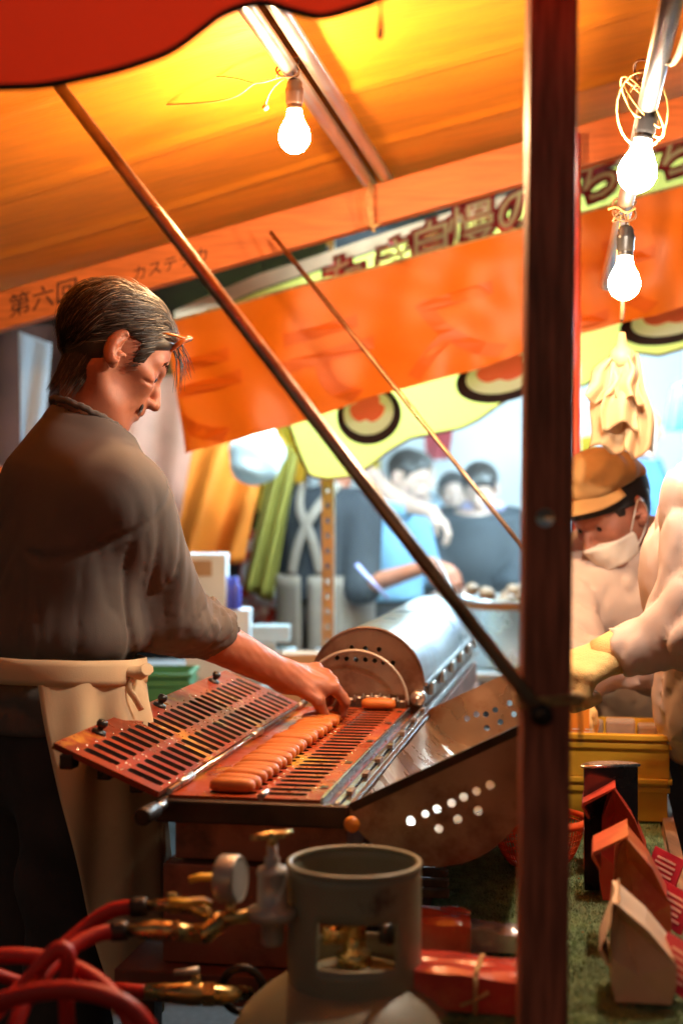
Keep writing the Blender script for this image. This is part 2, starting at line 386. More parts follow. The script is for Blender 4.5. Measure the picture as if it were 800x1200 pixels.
def oval(cx, cy, ro, ri, off, m, nm, cut=(0, 0), rot=-.25):
    # one ring (or disc, when ri is None) of the printed oval
    b = MB(); N_ = 48; loops = []
    for rad, ct in ((ro, cut[0]), (ri, cut[1])):
        if rad is None: continue
        pts = []
        for k in range(N_):
            a = 2*math.pi*k/N_; r = 1-.25*ct*max(0, math.cos(a*3.0+.6))**3
            x, y = rad[0]*r*math.cos(a), rad[1]*r*math.sin(a)+rad[2]; x, y = x*math.cos(rot)-y*math.sin(rot), x*math.sin(rot)+y*math.cos(rot)
            pts.append(ban_pt(cx+x, cy+y, off))
        loops.append(pts)
    if ri is None: b.add([ban_pt(cx, cy+ro[2], off)]+loops[0], [(0, k+1, (k+1) % N_+1) for k in range(N_)], 0, True)
    else: b.add(loops[0]+loops[1], [(k, (k+1) % N_, N_+(k+1) % N_, N_+k) for k in range(N_)], 0, True)
    b.build(nm, m, ban, fix=False)
for cx, cy, rx, ry in ((432, 486, 38, 35), (592, 440, 60, 30), (790, 374, 66, 28)):
    wr_ = (rx*.78, ry*.75, -3); rr2 = (rx*.55, ry*.50, -8)
    oval(cx, cy, (rx, ry, 0), wr_, .005, blk_l, 'oval_outline'); oval(cx, cy, wr_, rr2, .006, wht_l, 'oval_ring', (0, 1.0)); oval(cx, cy, rr2, None, .007, red_o, 'oval_centre', (1.0, 0))

# ------------------------------------------------------------------ light bulbs
def bulb(px, py, Y, tiepx, label, power, col, sock_m, tilt=0.0):
    c = P(px, py, Y); t = P(*tiepx, Y); root = thing('light_bulb', label, 'light bulb', c, 'bare bulbs hanging in the stall')
    area = 4*math.pi*.03**2
    e = emit('glowing_bulb_glass', col, power/(math.pi*area))
    ax = Vector((tilt, 0, 1)).normalized()
    prof = [(.0001,-.0305),(.010,-.029),(.019,-.0235),(.026,-.015),(.0298,-.004),(.0298,.005),(.027,.016),(.0215,.027),(.0165,.037),(.0140,.047),(.0135,.054)]
    b = MB(); b.lathe(prof, c, ax, 28); b.build('glass', e, root)
    b = MB(); b.lathe([(.0138,.052),(.0150,.053),(.0150,.058),(.0140,.060),(.0150,.062),(.0165,.066),(.0165,.082),(.0172,.084),(.0172,.092),(.0150,.096),(.0150,.103),(.0105,.110),(.004,.113),(.0001,.113)], c, ax, 22)
    b.build('socket', sock_m, root)
    s0 = c+ax*.112
    b = MB(); b.tube(bez(s0, s0+ax*.03, t-Vector((0,0,.02)), t, 10), .0024, 7)
    r_ = .02
    for k in range(3):
        ph = k*1.9; ring = [t+Vector((r_*math.cos(a)*1.1, r_*.7*math.sin(a), r_*.9*math.sin(a+ph)+.004*k)) for a in [2*math.pi*i/18 for i in range(18)]]
        b.tube(ring, .002, 6, closed=True)
    b.build('cord', cord_m, root); return root, s0, t
yc = mat('yellow_flex', (.60,.36,.10), .6)
r1, s0, t0 = bulb(345, 161, 2.70, (337, 82), 'bare lit bulb in a brown socket tied to the double roof pipe', BULB_POWER[0], BULB_COLS[0], brownb)
b = MB()
for q in (P(255, 90, 2.75), P(258, 118, 2.75)):
    b.tube(spline([P(330, 90, 2.70), P(300, 97, 2.71), q, P(130, q.z*0+(95 if q.z > 2.15 else 128), 2.9), P(-30, 160 if q.z < 2.15 else 118, 3.0)], 10), .0016, 6)
b.tube(bez(P(333, 92, 2.69), P(322, 98, 2.69), P(314, 108, 2.69), P(311, 123, 2.69), 8), .0017, 6)
b.lathe([(.0001,-.006),(.005,-.004),(.006,0),(.004,.005),(.0001,.006)], P(311, 126, 2.69), Vector((1,0,.3)), 8)
b.build('cord', yc, r1)
r2, s0, t0 = bulb(746, 203, 2.22, (759, 92), 'bare lit bulb in a black socket, hung higher of the two on the lamp pipe', BULB_POWER[1], BULB_COLS[1], black_m, .18)
b = MB()
for k in range(4):
    c0 = P(752, 118, 2.22); w_ = .022+.006*k
    b.tube([c0+Vector((w_*math.cos(a+k), .5*w_*math.sin(a+k), (w_*1.35)*math.sin(a)-.005*k)) for a in [2*math.pi*i/22 for i in range(22)]], .0017, 6, closed=True)
b.build('flex_loop', yc, r2)
r3, s0, t0 = bulb(731, 333, 2.70, (731, 250), 'bare lit bulb hung lowest on the lamp pipe, above the hanging cream gloves', BULB_POWER[2], BULB_COLS[2], black_m, .03)
b = MB()
for dx in (-7, 7): b.tube([P(731+dx*.6, 252, 2.70), P(731+dx, 275, 2.70), P(731+dx*1.25, 300, 2.7), P(731+dx*1.3, 316, 2.70)], .0013, 6)
b.tube(spline([P(712, 245, 2.70), P(722, 243, 2.69), P(733, 249, 2.68), P(744, 244, 2.69)], 6), .0022, 6)
b.build('flex_loop', yc, r3)
# rope lashings belong to the frame they bind
b = MB()
for k in range(3):
    b.tube([P(433+2*k, 212+3*k, 3.56), P(429+k*3, 232, 3.545), P(432+k*2, 252, 3.545), P(437+k*1, 272, 3.55)], .0022, 6)
b.tube([P(430, 262, 3.54), P(437, 266, 3.535), P(445, 262, 3.54)], .004, 6)
b.build('rope_lashing', rope_m, fr)
b = MB(); cpost = P(637, 822, 1.6)
for k in range(3): b.tube([cpost+Vector((.0305*sx_, .026*sy_, .004*k+.003*math.sin(3*k+sx_))) for sx_, sy_ in ((-1,-1),(0,-1.02),(1,-1),(1.03,0),(1,1),(0,1.02),(-1,1),(-1.03,0))], .0022, 6, closed=True)
b.lathe([(.0001,-.008),(.007,-.005),(.008,0),(.006,.006),(.0001,.008)], cpost+Vector((.033,-.02,.005)), Vector((1,0,.2)), 10)
b.tube(bez(cpost+Vector((.034,-.02,.0)), cpost+Vector((.04,-.02,-.01)), cpost+Vector((.036,-.02,-.03)), cpost+Vector((.038,-.02,-.045)), 6), .0018, 6)
b.build('rope_lashing', rope_m, post)
b = MB(); rp = LP0.lerp(LP1, .28)
pts = [rp.lerp(LP0, .9)+Vector((.02,0,.0)), rp.lerp(LP0, .5)+Vector((.024,-.004,-.02)), rp+Vector((.018,-.012,-.012)), rp+Vector((-.012,-.016,.002))]
b.tube(spline(pts, 6), .005, 7); b.build('rope_lashing', rope_m, fr)
# ------------------------------------------------------------------ castella grill
ZT = .942
U0 = M0.dot(A); V0 = M0.dot(B)
def on_t(px, py, t):
    p = on_u(px, py, U0+t); return p.dot(B)-V0, p.z
gr = thing('castella_grill', 'long cake griddle of oiled copper moulds with hinged leaf and steel covers', 'griddle', ML(-.13, .6, 0))
def mbox(b, s0, s1, t0, t1, z0, z1, mi=0, bev=0.0):
    return b.box(ML((s0+s1)/2, (t0+t1)/2, (z0+z1)/2), (abs(s1-s0), abs(t1-t0), abs(z1-z0)), B, A, Vector((0,0,1)), mi, bev)
def gp(name, m, *boxes, bev=.002, parent=None):
    b = MB()
    for q in boxes: mbox(b, *q, bev=bev)
    return b.build(name, m, parent or gr)
gp('upper_body', redbody, (-.258, -.004, .03, 2.25, .845, .905))
gp('lower_body', redbody, (-.27, .0, .01, 2.27, .70, .842))
st = gp('stand', mat('red_brown_table', (.16,.05,.03), .6, var=.3), (-.33, .06, -.03, 2.3, .655, .698))
for s_, t_ in ((-.3, .02), (.03, .02), (-.3, 2.24), (.03, 2.24)): gp('leg', darkiron, (s_-.02, s_+.02, t_-.02, t_+.02, 0.0, .654))
fm = gp('tray_frame', darkiron, (-.275, .006, -.012, .006, .906, .938), (-.275, -.262, .0065, 1.0, .906, .938), (-.03, .006, .0065, 1.0, .906, .930), bev=.003)
# slotted mould plates
def slot_plate(name, mats, fn, w0, w1, t0, t1, cols, nrow, parent, thick=.012, depth=.013, slot_frac=.5, rivets=True):
    b = MB(); pitch = (t1-t0)/(nrow+1.0); ts = t0+pitch*.5
    edges = [w0]+[e for c in cols for e in (c[0]-.004, c[1]+.004)]+[w1]
    def quad(a0, a1, c0, c1, h=0, mi=0): b.add([fn(a0,c0,h), fn(a1,c0,h), fn(a1,c1,h), fn(a0,c1,h)], [(0,1,2,3)], mi)
    quad(w0, w1, t0, ts); quad(w0, w1, ts+pitch*nrow, t1)
    for r in range(nrow):
        c0 = ts+pitch*r; c1 = c0+pitch; cm = (c0+c1)/2; hw = pitch*slot_frac/2
        for k in range(0, len(edges), 2): quad(edges[k], edges[k+1], c0, c1)
        for (x0, x1) in cols:
            X0, X1 = x0-.004, x1+.004; ch = min(.006, hw*.9)
            inn = [(x0, cm-hw+ch*.55), (x0+ch, cm-hw), (x1-ch, cm-hw), (x1, cm-hw+ch*.55), (x1, cm+hw-ch*.55), (x1-ch, cm+hw), (x0+ch, cm+hw), (x0, cm+hw-ch*.55)]
            out = [(X0, inn[0][1]), (inn[1][0], c0), (inn[2][0], c0), (X1, inn[3][1]), (X1, inn[4][1]), (inn[5][0], c1), (inn[6][0], c1), (X0, inn[7][1])]
            cor = [(X0, c0), (X1, c0), (X1, c1), (X0, c1)]
            vs = [fn(*q, 0) for q in inn]+[fn(*q, 0) for q in out]+[fn(*q, 0) for q in cor]
            fs = [(8+i, 8+(i+1) % 8, (i+1) % 8, i) for i in range(8)]+[(16, 9, 8), (17, 11, 10), (18, 13, 12), (19, 15, 14)]
            b.add(vs, fs, 0)
            sh = .0025; low = [(x+(.5*(x0+x1)-x)*.06, y+(cm-y)*.3) for x, y in inn]
            vs = [fn(*q, 0) for q in inn]+[fn(*q, -depth*.55) for q in low]+[fn(cm_[0], cm_[1], -depth) for cm_ in [((x0+x1)/2-.018, cm), ((x0+x1)/2+.018, cm)]]
            fs = [(i, (i+1) % 8, 8+(i+1) % 8, 8+i) for i in range(8)]+[(15, 8, 16), (8, 9, 16), (9, 10, 17, 16), (10, 11, 17), (11, 12, 17), (12, 13, 17), (13, 14, 16, 17), (14, 15, 16)]
            b.add(vs, fs, 1, True)
            if rivets:
                for xx in (x0-.0045, x1+.0045):
                    for cc in (c0,):
                        rr = .0017; b.add([fn(xx-rr, cc, .0002), fn(xx, cc-rr, .0002), fn(xx+rr, cc, .0002), fn(xx, cc+rr, .0002), fn(xx, cc, .0022)], [(0,1,4),(1,2,4),(2,3,4),(3,0,4)], 2, True)
    # rim and underside
    c = [(w0,t0),(w1,t0),(w1,t1),(w0,t1)]
    b.add([fn(*q, 0) for q in c]+[fn(*q, -thick) for q in c], [(0,1,5,4),(1,2,6,5),(2,3,7,6),(3,0,4,7),(4,5,6,7)], 0)
    return b.build(name, mats, parent, fix=False)
tray_fn = lambda w, t, h: ML(w, t, ZT+h)
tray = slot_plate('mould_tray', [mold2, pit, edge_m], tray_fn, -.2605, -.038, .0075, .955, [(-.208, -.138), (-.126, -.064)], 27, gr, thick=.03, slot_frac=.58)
for t_ in (.09, .30, .52, .74, .9):
    b = MB(); mbox(b, -.055, -.044, t_, t_+.018, ZT-.004, ZT+.0012); b.build('vent_slot', pit, tray)
gp('tray_edge', edge_m, (-.0375, -.033, .004, .962, .925, ZT+.004), bev=.001)
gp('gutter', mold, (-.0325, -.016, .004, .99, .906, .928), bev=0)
gp('rail', edge_m, (-.0155, -.008, -.004, 1.0, .932, .9425), (-.006, .003, -.002, 2.26, .928, .9385), bev=.0012)
for t_ in (.06, .2, .33, .47, .62, .78, .93):
    b = MB(); mbox(b, -.0105, -.001, t_, t_+.03, .9386, .946, bev=.001); b.build('hinge', brownsteel, gr)
# opened upper mould leaf
TH = R(22.5); HS, HZ = -.263, .947
def leaf_fn(w, t, h):
    return ML(HS-w*math.cos(TH)+h*math.sin(TH), t, HZ+w*math.sin(TH)+h*math.cos(TH))
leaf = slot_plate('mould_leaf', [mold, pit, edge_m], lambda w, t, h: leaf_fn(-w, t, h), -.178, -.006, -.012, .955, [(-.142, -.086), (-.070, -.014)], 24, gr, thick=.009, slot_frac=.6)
for t_ in (.13, .44, .80):
    b = MB(); b.lathe([(.0001,.021),(.007,.020),(.009,.015),(.0078,.010),(.005,.008),(.005,.004),(.011,.0035),(.012,0),(.012,-.002)], leaf_fn(.160, t_, .001), leaf_fn(.16, t_, 1)-leaf_fn(.16, t_, 0), 14)
    b.build('knob', black_m, leaf)
for w_, t_ in ((.15, .0), (.10, .03), (.165, .05), (.05, .04)):
    b = MB(); c = leaf_fn(w_, t_, -.018); b.box(c, (.02, .03, .022), B, A, Vector((0,0,1)), bev=.003); b.build('leaf_foot', darkiron, leaf)
b = MB(); b.tube([ML(-.258, .0, .949), ML(-.258, .97, .949)], .0042, 10); b.build('hinge_rod', edge_m, leaf)
for t_ in (.05, .5, .9):
    b = MB(); b.tube([ML(-.258, t_, .9497), ML(-.258, t_+.07, .9497)], .0062, 10); b.build('hinge_barrel', steel, leaf)
b = MB(); h0, h1 = ML(-.262, .0, .931), P(166, 958, 1.93)
b.tube([h0, h0.lerp(h1, .45)], .007, 12); ha = b.build('handle', steel, gr)
b = MB(); b.tube([h0.lerp(h1, .42), h0.lerp(h1, .46), h0.lerp(h1, .96), h1], [.009, .0115, .0125, .010], 14); b.build('grip', darkiron, ha)
b = MB(); c = P(305, 934, 1.985); b.tube([c+Vector((.008,.02,.004)), c], [.004, .005], 12); b.build('pin', steel, gr)
# closed half-round cover over the far half
def half_poly(sc, zc, r, t, ang=0.0, n=28, sgn=1, lip=0.0):
    ca, sa = math.cos(ang), math.sin(ang); pts = []
    for k in range(n+1):
        a = math.pi*k/n; x, y = r*math.cos(a), sgn*r*math.sin(a); pts.append(ML(sc+x*ca-y*sa, t, zc+x*sa+y*ca))
    if lip: pts += [ML(sc-r*ca+sgn*lip*sa, t, zc-r*sa-sgn*lip*ca), ML(sc+r*ca+sgn*lip*sa, t, zc+r*sa-sgn*lip*ca)]
    return pts
def plate_with_holes(name, poly, holes, t, m, parent, thick=.002):
    bm = bmesh.new(); es = []
    def loop(pts):
        vs = [bm.verts.new(p) for p in pts]
        for i in range(len(vs)): es.append(bm.edges.new((vs[i], vs[(i+1) % len(vs)])))
    loop(poly)
    for (s_, z_, r) in holes: loop([ML(s_+r*math.cos(a), t, z_+r*math.sin(a)) for a in [2*math.pi*k/14 for k in range(14)]])
    bmesh.ops.triangle_fill(bm, edges=es, use_beauty=True, use_dissolve=False)
    me = bpy.data.meshes.new(name); bm.to_mesh(me); bm.free(); me.materials.append(m)
    o = bpy.data.objects.new(name, me); COL.objects.link(o); put(o, parent)
    md = o.modifiers.new('thickness', 'SOLIDIFY'); md.thickness = thick; md.offset = 0; return o
def half_shell(name, sc, zc, r, t0, t1, ang, sgn, m, n=28, nt=20, dent=.0):
    b = MB()
    def fn(i, j):
        a = math.pi*i; rr = r+dent*wob((i*4, j*6, 0), 2, 6); x, y = rr*math.cos(a), sgn*rr*math.sin(a); ca, sa = math.cos(ang), math.sin(ang)
        return ML(sc+x*ca-y*sa, t0+(t1-t0)*j, zc+x*sa+y*ca)
    b.sheet(fn, n, nt); return b.build(name, m, gr, fix=False)
SC, ZC, RC = -.131, .985, .118
co = half_shell('cover', SC, ZC, RC, 1.0, 2.25, 0, 1, stain, dent=.0016)
gp('cover_base', brownsteel, (SC-RC, SC+RC, 1.001, 2.25, .9, .984), bev=.003)
hl = []
for px, py in ((395,771),(406,772),(417,773),(428,773),(439,774),(449,776),(460,777),(412,759),(428,760),(444,761)):
    s_, z_ = on_t(px, py, .998); hl.append((s_, z_, .0052))
plate_with_holes('cover_end', half_poly(SC, ZC, RC+.002, .998, lip=.02), hl, .998, brownsteel, co)
plate_with_holes('cover_end', half_poly(SC, ZC, RC+.002, 2.252, lip=.02), [], 2.252, brownsteel, co)
b = MB(); b.tube(half_poly(SC, ZC, RC+.003, .997), .0028, 8); b.build('cover_rim', brownsteel, co)
for t_ in (1.08, 1.3, 1.52, 1.75, 1.98, 2.18):
    b = MB(); mbox(b, SC+RC+.001, SC+RC+.014, t_, t_+.05, .955, .982, bev=.003); b.build('cover_latch', steel, co)
gp('side_rail', edge_m, (SC+RC+.001, SC+RC+.010, 1.0, 2.25, .984, .992), bev=.001)
b = MB(); pts = []
for k in range(25):
    a = math.pi*k/24; pts.append(ML(-.152+.112*math.cos(a), .966, .948+.112*math.sin(a)))
b.tube(pts, .0032, 10); b.build('bail_handle', chrome, gr)
b = MB(); b.lathe([(.0001,-.02),(.013,-.02),(.016,-.014),(.016,.014),(.013,.02),(.0001,.02)], ML(-.02, .985, .962), A, 18); b.lathe([(.0001,-.03),(.006,-.03),(.006,.03),(.0001,.03)], ML(-.02, .985, .962), A, 12)
b.build('pivot', steel, gr)
b = MB()
for k in range(16):
    c = ML(-.18+.009*k, .975, .952+.012*math.sin(math.pi*k/15)); b.lathe([(.006+.0016*math.cos(q), .0016*math.sin(q)) for q in [2*math.pi*i/6 for i in range(7)]], c, (B if k % 2 else Vector((0,0,1))), 8)
b.build('chain', steel, gr)
# opened cover lying back over the counter
c0 = ML(.008, 0, .942); s1, z1 = on_t(611, 848, 0.0)
s0, z0 = on_t(404, 944, 0.0); ANG = math.atan2(z1-z0, s1-s0); R2 = math.hypot(s1-s0, z1-z0)/2; S2, Z2 = (s0+s1)/2, (z0+z1)/2
oc = half_shell('open_cover', S2, Z2, R2, -.002, .972, ANG, -1, innersteel, dent=.0012)
half_shell('cover_skin', S2, Z2, R2+.0022, -.002, .972, ANG, -1, brownsteel)
sk = [c for c in gr.children if c.name.startswith('cover_skin')][0]
hl = []
for px, py, r in ((481,962,.0065),(498,954,.0052),(512,948,.006),(529,941,.006),(543,934,.0062),(558,927,.006),(574,920,.0062),(514,971,.0062),(536,960,.0062),(560,950,.0062)):
    s_, z_ = on_t(px, py, -.003); hl.append((s_, z_, r))
plate_with_holes('cover_end', half_poly(S2, Z2, R2+.003, -.003, ANG, sgn=-1), hl, -.003, brownsteel, oc)
hl = []
for px, py in ((547,842),(558,837),(569,837),(580,832),(570,853),(586,846),(602,837),(597,824),(612,829)):
    s_, z_ = on_t(px, py, .973); hl.append((s_, z_, .0062))
plate_with_holes('cover_end', half_poly(S2, Z2, R2+.003, .973, ANG, sgn=-1), hl, .973, innersteel, oc)
b = MB(); d_ = (s1-s0, z1-z0); L_ = math.hypot(*d_); nx, nz = -d_[1]/L_, d_[0]/L_
b.quadbox([ML(s0+.03*d_[0]-nx*.012, -.006, z0+.03*d_[1]-nz*.012), ML(s1-nx*.012, -.006, z1-nz*.012), ML(s1-nx*.012, -.0045, z1-nz*.012), ML(s0+.03*d_[0]-nx*.012, -.0045, z0+.03*d_[1]-nz*.012),
           ML(s0+.03*d_[0]+nx*.001, -.012, z0+.03*d_[1]+nz*.001), ML(s1+nx*.001, -.012, z1+nz*.001), ML(s1+nx*.001, -.0045, z1+nz*.001), ML(s0+.03*d_[0]+nx*.001, -.0045, z0+.03*d_[1]+nz*.001)])
b.build('cover_lip', darkiron, oc)
b = MB(); c = P(412, 966, 1.955); b.lathe([(.0001,-.008),(.008,-.008),(.0105,-.004),(.0105,.006),(.0001,.008)], c, Vector((.15,-1,0)), 16); b.build('flame_glow_disc', mat('flame_glow_orange', (.85,.25,.02), .4), gr)  # orange disc stands in for burner flame glow seen through a hole
# cakes, each its own thing
def cake_mesh():
    b = MB(); prof = []
    L2, W2, H2 = .0355, .0145, .0135; nu, nv = 16, 10; vs = []; fs = []
    for j in range(nv+1):
        a = math.pi*j/nv
        for i in range(nu):
            t = 2*math.pi*i/nu; e = .62
            sg = lambda x: math.copysign(abs(x)**e, x)
            x = L2*sg(math.cos(a)); y = W2*abs(math.sin(a))**.55*math.copysign(abs(math.cos(t))**.85, math.cos(t)); z = H2*abs(math.sin(a))**.6*math.copysign(abs(math.sin(t))**.85, math.sin(t))
            if z < -.004: z = -.004+(z+.004)*.75; y *= .92
            vs.append((x, y, z))
    for j in range(nv):
        for i in range(nu): fs.append((j*nu+i, j*nu+(i+1) % nu, (j+1)*nu+(i+1) % nu, (j+1)*nu+i))
    b.add(vs, fs, 0, True); b.lathe([(.0390,-.0012),(.0402,0),(.0390,.0012)], (0,0,.0005), n=4)
    b2 = MB(); b2.add(vs, fs, 0, True); return b2.mesh('castella_cake', cake_m)
cm_ = cake_mesh(); pitch = (.955-.0075)/28
rz = math.atan2(B.y, B.x)
CAKE_LABEL = 'golden brown oblong cake lying in the copper mould row beside the raised leaf'
for r in range(22):
    o = bpy.data.objects.new('castella_cake', cm_); COL.objects.link(o)
    t_ = .0075+pitch*.5+pitch*(r+.5); o.location = ML(-.173+random.uniform(-.003,.003), t_+random.uniform(-.002,.002), ZT+.009+random.uniform(-.001,.002))
    o.rotation_euler = (random.uniform(-.10,.10), random.uniform(-.05,.05), rz+random.uniform(-.05,.05)); o.scale = (random.uniform(.94,1.04), random.uniform(1.0,1.1), random.uniform(.9,1.02))
    tag(o, CAKE_LABEL, 'cake', 'cakes in the griddle row')
o = bpy.data.objects.new('castella_cake', cm_); COL.objects.link(o); o.location = ML(-.096, .93, ZT+.012); o.rotation_euler = (0, 0, rz+.06); o.scale = (1, 1.15, 1)
tag(o, 'single golden cake lying alone at the end of the empty mould row', 'cake')

# ------------------------------------------------------------------ gas cylinder
gt = thing('gas_cylinder', 'grey green gas cylinder with a cut-out valve collar before the griddle', 'gas cylinder', (.016, 1.78, 0))
gc = Vector((.016, 1.78, 0)); b = MB(); RT = .163
prof = [(.0001,.0),(.11,.0),(.12,.02),(.11,.05),(.145,.06)]+[(RT,.11),(RT,.2),(RT+.002,.4),(RT+.002,.41),(RT,.42),(RT,.66)]
for k in range(1, 13):
    a = k/12*math.pi/2; prof.append((RT*math.cos(a)+.0001, .66+.125*math.sin(a)))
b.lathe(prof, gc, n=56); b.build('body', tank_m, gt)
zc0, zc1, rcol = .745, .911, .0815
def collar(i, j):
    a = i; z = zc0+(zc1-zc0)*j; return gc+Vector((rcol*math.cos(a), rcol*math.sin(a), z))
b = MB(); na, nz = 96, 12
cut = lambda a, z: (R(-128) < a < R(-50) and .812 < z < .88)
top = lambda a: .035 if R(-178) < a < R(-150) else 0
vs = []; idx = {}
for i in range(na):
    a = -math.pi+2*math.pi*i/na
    for j in range(nz+1):
        z = zc0+(zc1-zc0)*j/nz
        lowtop = .905 if (R(-60) > a or False) else zc1
        idx[i, j] = len(vs); vs.append(gc+Vector((rcol*math.cos(a), rcol*math.sin(a), z-(0.02*(1-math.cos(a-R(-200)))*0))))
fs = []
for i in range(na):
    a = -math.pi+2*math.pi*(i+.5)/na
    for j in range(nz):
        z = zc0+(zc1-zc0)*(j+.5)/nz
        if (R(-125) < a < R(-52) and .800 < z < .860) or (R(55) < a < R(125) and .800 < z < .860): continue
        if a < R(-128) and z > .918 and a > R(-172): pass
        fs.append((idx[i,j], idx[(i+1)%na,j], idx[(i+1)%na,j+1], idx[i,j+1]))
b.add(vs, fs, 0, True); co2 = b.build('collar', tank_m, gt, fix=False, solid=.004)
b = MB(); b.tube([gc+Vector((rcol*math.cos(a), rcol*math.sin(a), zc1)) for a in [2*math.pi*k/64 for k in range(64)]], .004, 8, closed=True); b.build('collar_rim', tank_m, co2)
b = MB(); b.lathe([(.0001,.78),(.022,.78),(.022,.80),(.015,.803),(.015,.835),(.018,.838),(.018,.846),(.008,.848),(.008,.853),(.0001,.853)], gc, n=20)
b.lathe([(.0001,0),(.011,0),(.011,.04),(.0001,.042)], gc+Vector((0,0,.822)), Vector((-1,-.2,0)), 14); b.build('valve', brass, gt)
b = MB(); b.lathe([(.0001,.852),(.026,.852),(.029,.856),(.029,.863),(.026,.868),(.0001,.868)], gc, n=20); b.lathe([(.0001,0),(.013,0),(.013,.012),(.0001,.012)], gc+Vector((.035,-.03,.832)), Vector((1,-.6,0)), 14); b.build('valve_wheel', black_m, gt)
# paper label
def lab(i, j):
    a = R(-96)+R(24)*i; z = .70+.04*j; k = math.asin(min(1, (z-.66)/.125)); r = RT*math.cos(k)+.0012
    return gc+Vector((r*math.cos(a), r*math.sin(a), z+.001))
b = MB(); b.sheet(lab, 8, 4); b.build('paper_label', mat('old_paper', (.5,.42,.32), .8), gt, fix=False)

# ------------------------------------------------------------------ regulator, valves and hoses
rg = thing('gas_regulator', 'chrome gas regulator with T handle, round gauge and brass taps', 'gas regulator', P(300, 1075, 1.72))
Y1 = 1.74
c = P(319, 1045, Y1); k = Y1/FPX
b = MB(); b.lathe([(.0001,-62*k),(11*k,-62*k),(13*k,-58*k),(13*k,-34*k),(26*k,-32*k),(29*k,-27*k),(29*k,-20*k),(18*k,-16*k),(17*k,18*k),(18.5*k,22*k),(17*k,28*k),(9*k,31*k),(9*k,40*k),(6*k,42*k),(6*k,54*k),(.0001,54*k)], c, n=24); b.build('regulator_body', chrome, rg)
b = MB(); b.lathe([(.0001,50*k),(5.5*k,50*k),(5.5*k,70*k),(.0001,70*k)], c, n=12); hh = c+Vector((0,0,66*k))
dh = Vector((1,.35,.03)).normalized(); b.tube([hh-dh*26*k, hh-dh*14*k, hh, hh+dh*14*k, hh+dh*24*k], [3.2*k, 4*k, 5*k, 4*k, 3.2*k], 12); b.build('t_handle', brass, rg)
gz = P(270, 1030, Y1); ax = Vector((.955, -.29, .05)).normalized()
b = MB(); b.lathe([(.0001,-13*k),(26*k,-13*k),(28*k,-10*k),(28*k,10*k),(26*k,13*k),(24*k,11*k),(.0001,11*k)], gz, ax, 28); gg = b.build('gauge', chrome, rg)
b = MB(); b.lathe([(.0001,11.6*k),(23*k,11.6*k)], gz, ax, 24); b.build('dial', mat('dial_face', (.30,.28,.25), .4), gg, fix=False)
b = MB(); j0 = P(270, 1076, Y1)
b.tube([P(300, 1072, Y1), j0, P(248, 1078, Y1)], [8*k, 8*k, 7*k], 12); b.tube([gz-Vector((0,0,26*k)), j0], 5*k, 10); b.tube([P(262, 1076, Y1), P(240, 1096, Y1), P(226, 1094, Y1)], [11*k, 11*k, 10*k], 12)
b.tube([P(226, 1094, Y1), P(205, 1091, Y1), P(180, 1090, Y1), P(150, 1091, Y1)], [10*k, 11*k, 12*k, 7*k], 12)
b.tube([P(248, 1074, Y1+.03), P(225, 1062, Y1+.04), P(200, 1060, Y1+.05), P(172, 1062, Y1+.05)], [8*k, 9*k, 9*k, 6*k], 12)
for q in ((206,1091,Y1,13),(188,1090,Y1,12),(232,1094,Y1,12),(206,1061,Y1+.05,11),(190,1061,Y1+.05,9)):
    b.lathe([(.0001,-5*k),(q[3]*k,-5*k),(q[3]*k,5*k),(.0001,5*k)], P(*q[:3]), Vector((1,0,0)), 6, smooth=False)
b.tube([P(202, 1047, Y1+.05), P(202, 1060, Y1+.05)], 6*k, 10)
b.build('brass_tap', brass, rg)
for pts in ([P(198, 1056, Y1-.02), P(215, 1058, Y1-.02), P(238, 1056, Y1-.02), P(248, 1060, Y1-.02)], [P(222, 1031, Y1+.05), P(235, 1028, Y1+.05), P(252, 1028, Y1+.05), P(262, 1030, Y1+.05)]):
    b = MB(); b.tube(pts, [7*k, 8*k, 8*k, 7*k], 10, flat=.6); b.build('tap_lever', yellowp, rg)
for q in (P(140, 1091, Y1), P(163, 1063, Y1+.05)):
    b = MB(); b.lathe([(.0001,-10*k),(11.5*k,-10*k),(12*k,-4*k),(12*k,4*k),(11.5*k,10*k),(.0001,10*k)], q, Vector((1,0,.05)), 18); b.build('hose_clip', darkiron, rg)
tp = thing('gas_tap', 'small brass gas tap with a chrome lever low under the griddle', 'gas tap', P(220, 1165, 1.85))
Y2 = 1.85; k2 = Y2/FPX
b = MB(); b.tube([P(170, 1162, Y2), P(200, 1163, Y2), P(225, 1164, Y2), P(262, 1166, Y2), P(290, 1164, Y2+.05)], [9*k2, 11*k2, 14*k2, 11*k2, 9*k2], 12)
b.lathe([(.0001,-7*k2),(15*k2,-7*k2),(15*k2,7*k2),(.0001,7*k2)], P(245, 1165, Y2), Vector((1,0,0)), 6, smooth=False); b.tube([P(229, 1165, Y2), P(230, 1142, Y2)], [8*k2, 5*k2], 10); b.build('tap_body', brass, tp)
b = MB(); b.tube([P(204, 1140, Y2-.01), P(218, 1139, Y2-.01), P(233, 1137, Y2-.01)], [3*k2, 4*k2, 5*k2], 10); b.build('tap_lever', chrome, tp)
b = MB(); b.tube([P(284+24*math.cos(a), 1160+26*math.sin(a), 1.9+.02*math.sin(a)) for a in [2*math.pi*i/24 for i in range(24)]], 5*k2, 10, closed=True); b.build('burner_ring', darkiron, tp)
def hose(pts, label, r=.0098):
    b = MB(); b.tube(spline(pts, 10), r, 12); o = b.build('gas_hose', hose_m); return tag(o, label, 'hose', 'red gas hoses')
hose([P(163,1062,Y1+.05), P(130,1068,1.80), P(95,1092,1.80), P(40,1142,1.76), P(-20,1205,1.7), P(-60,1260,1.66)], 'red rubber gas hose leading off the farther upper brass tap')
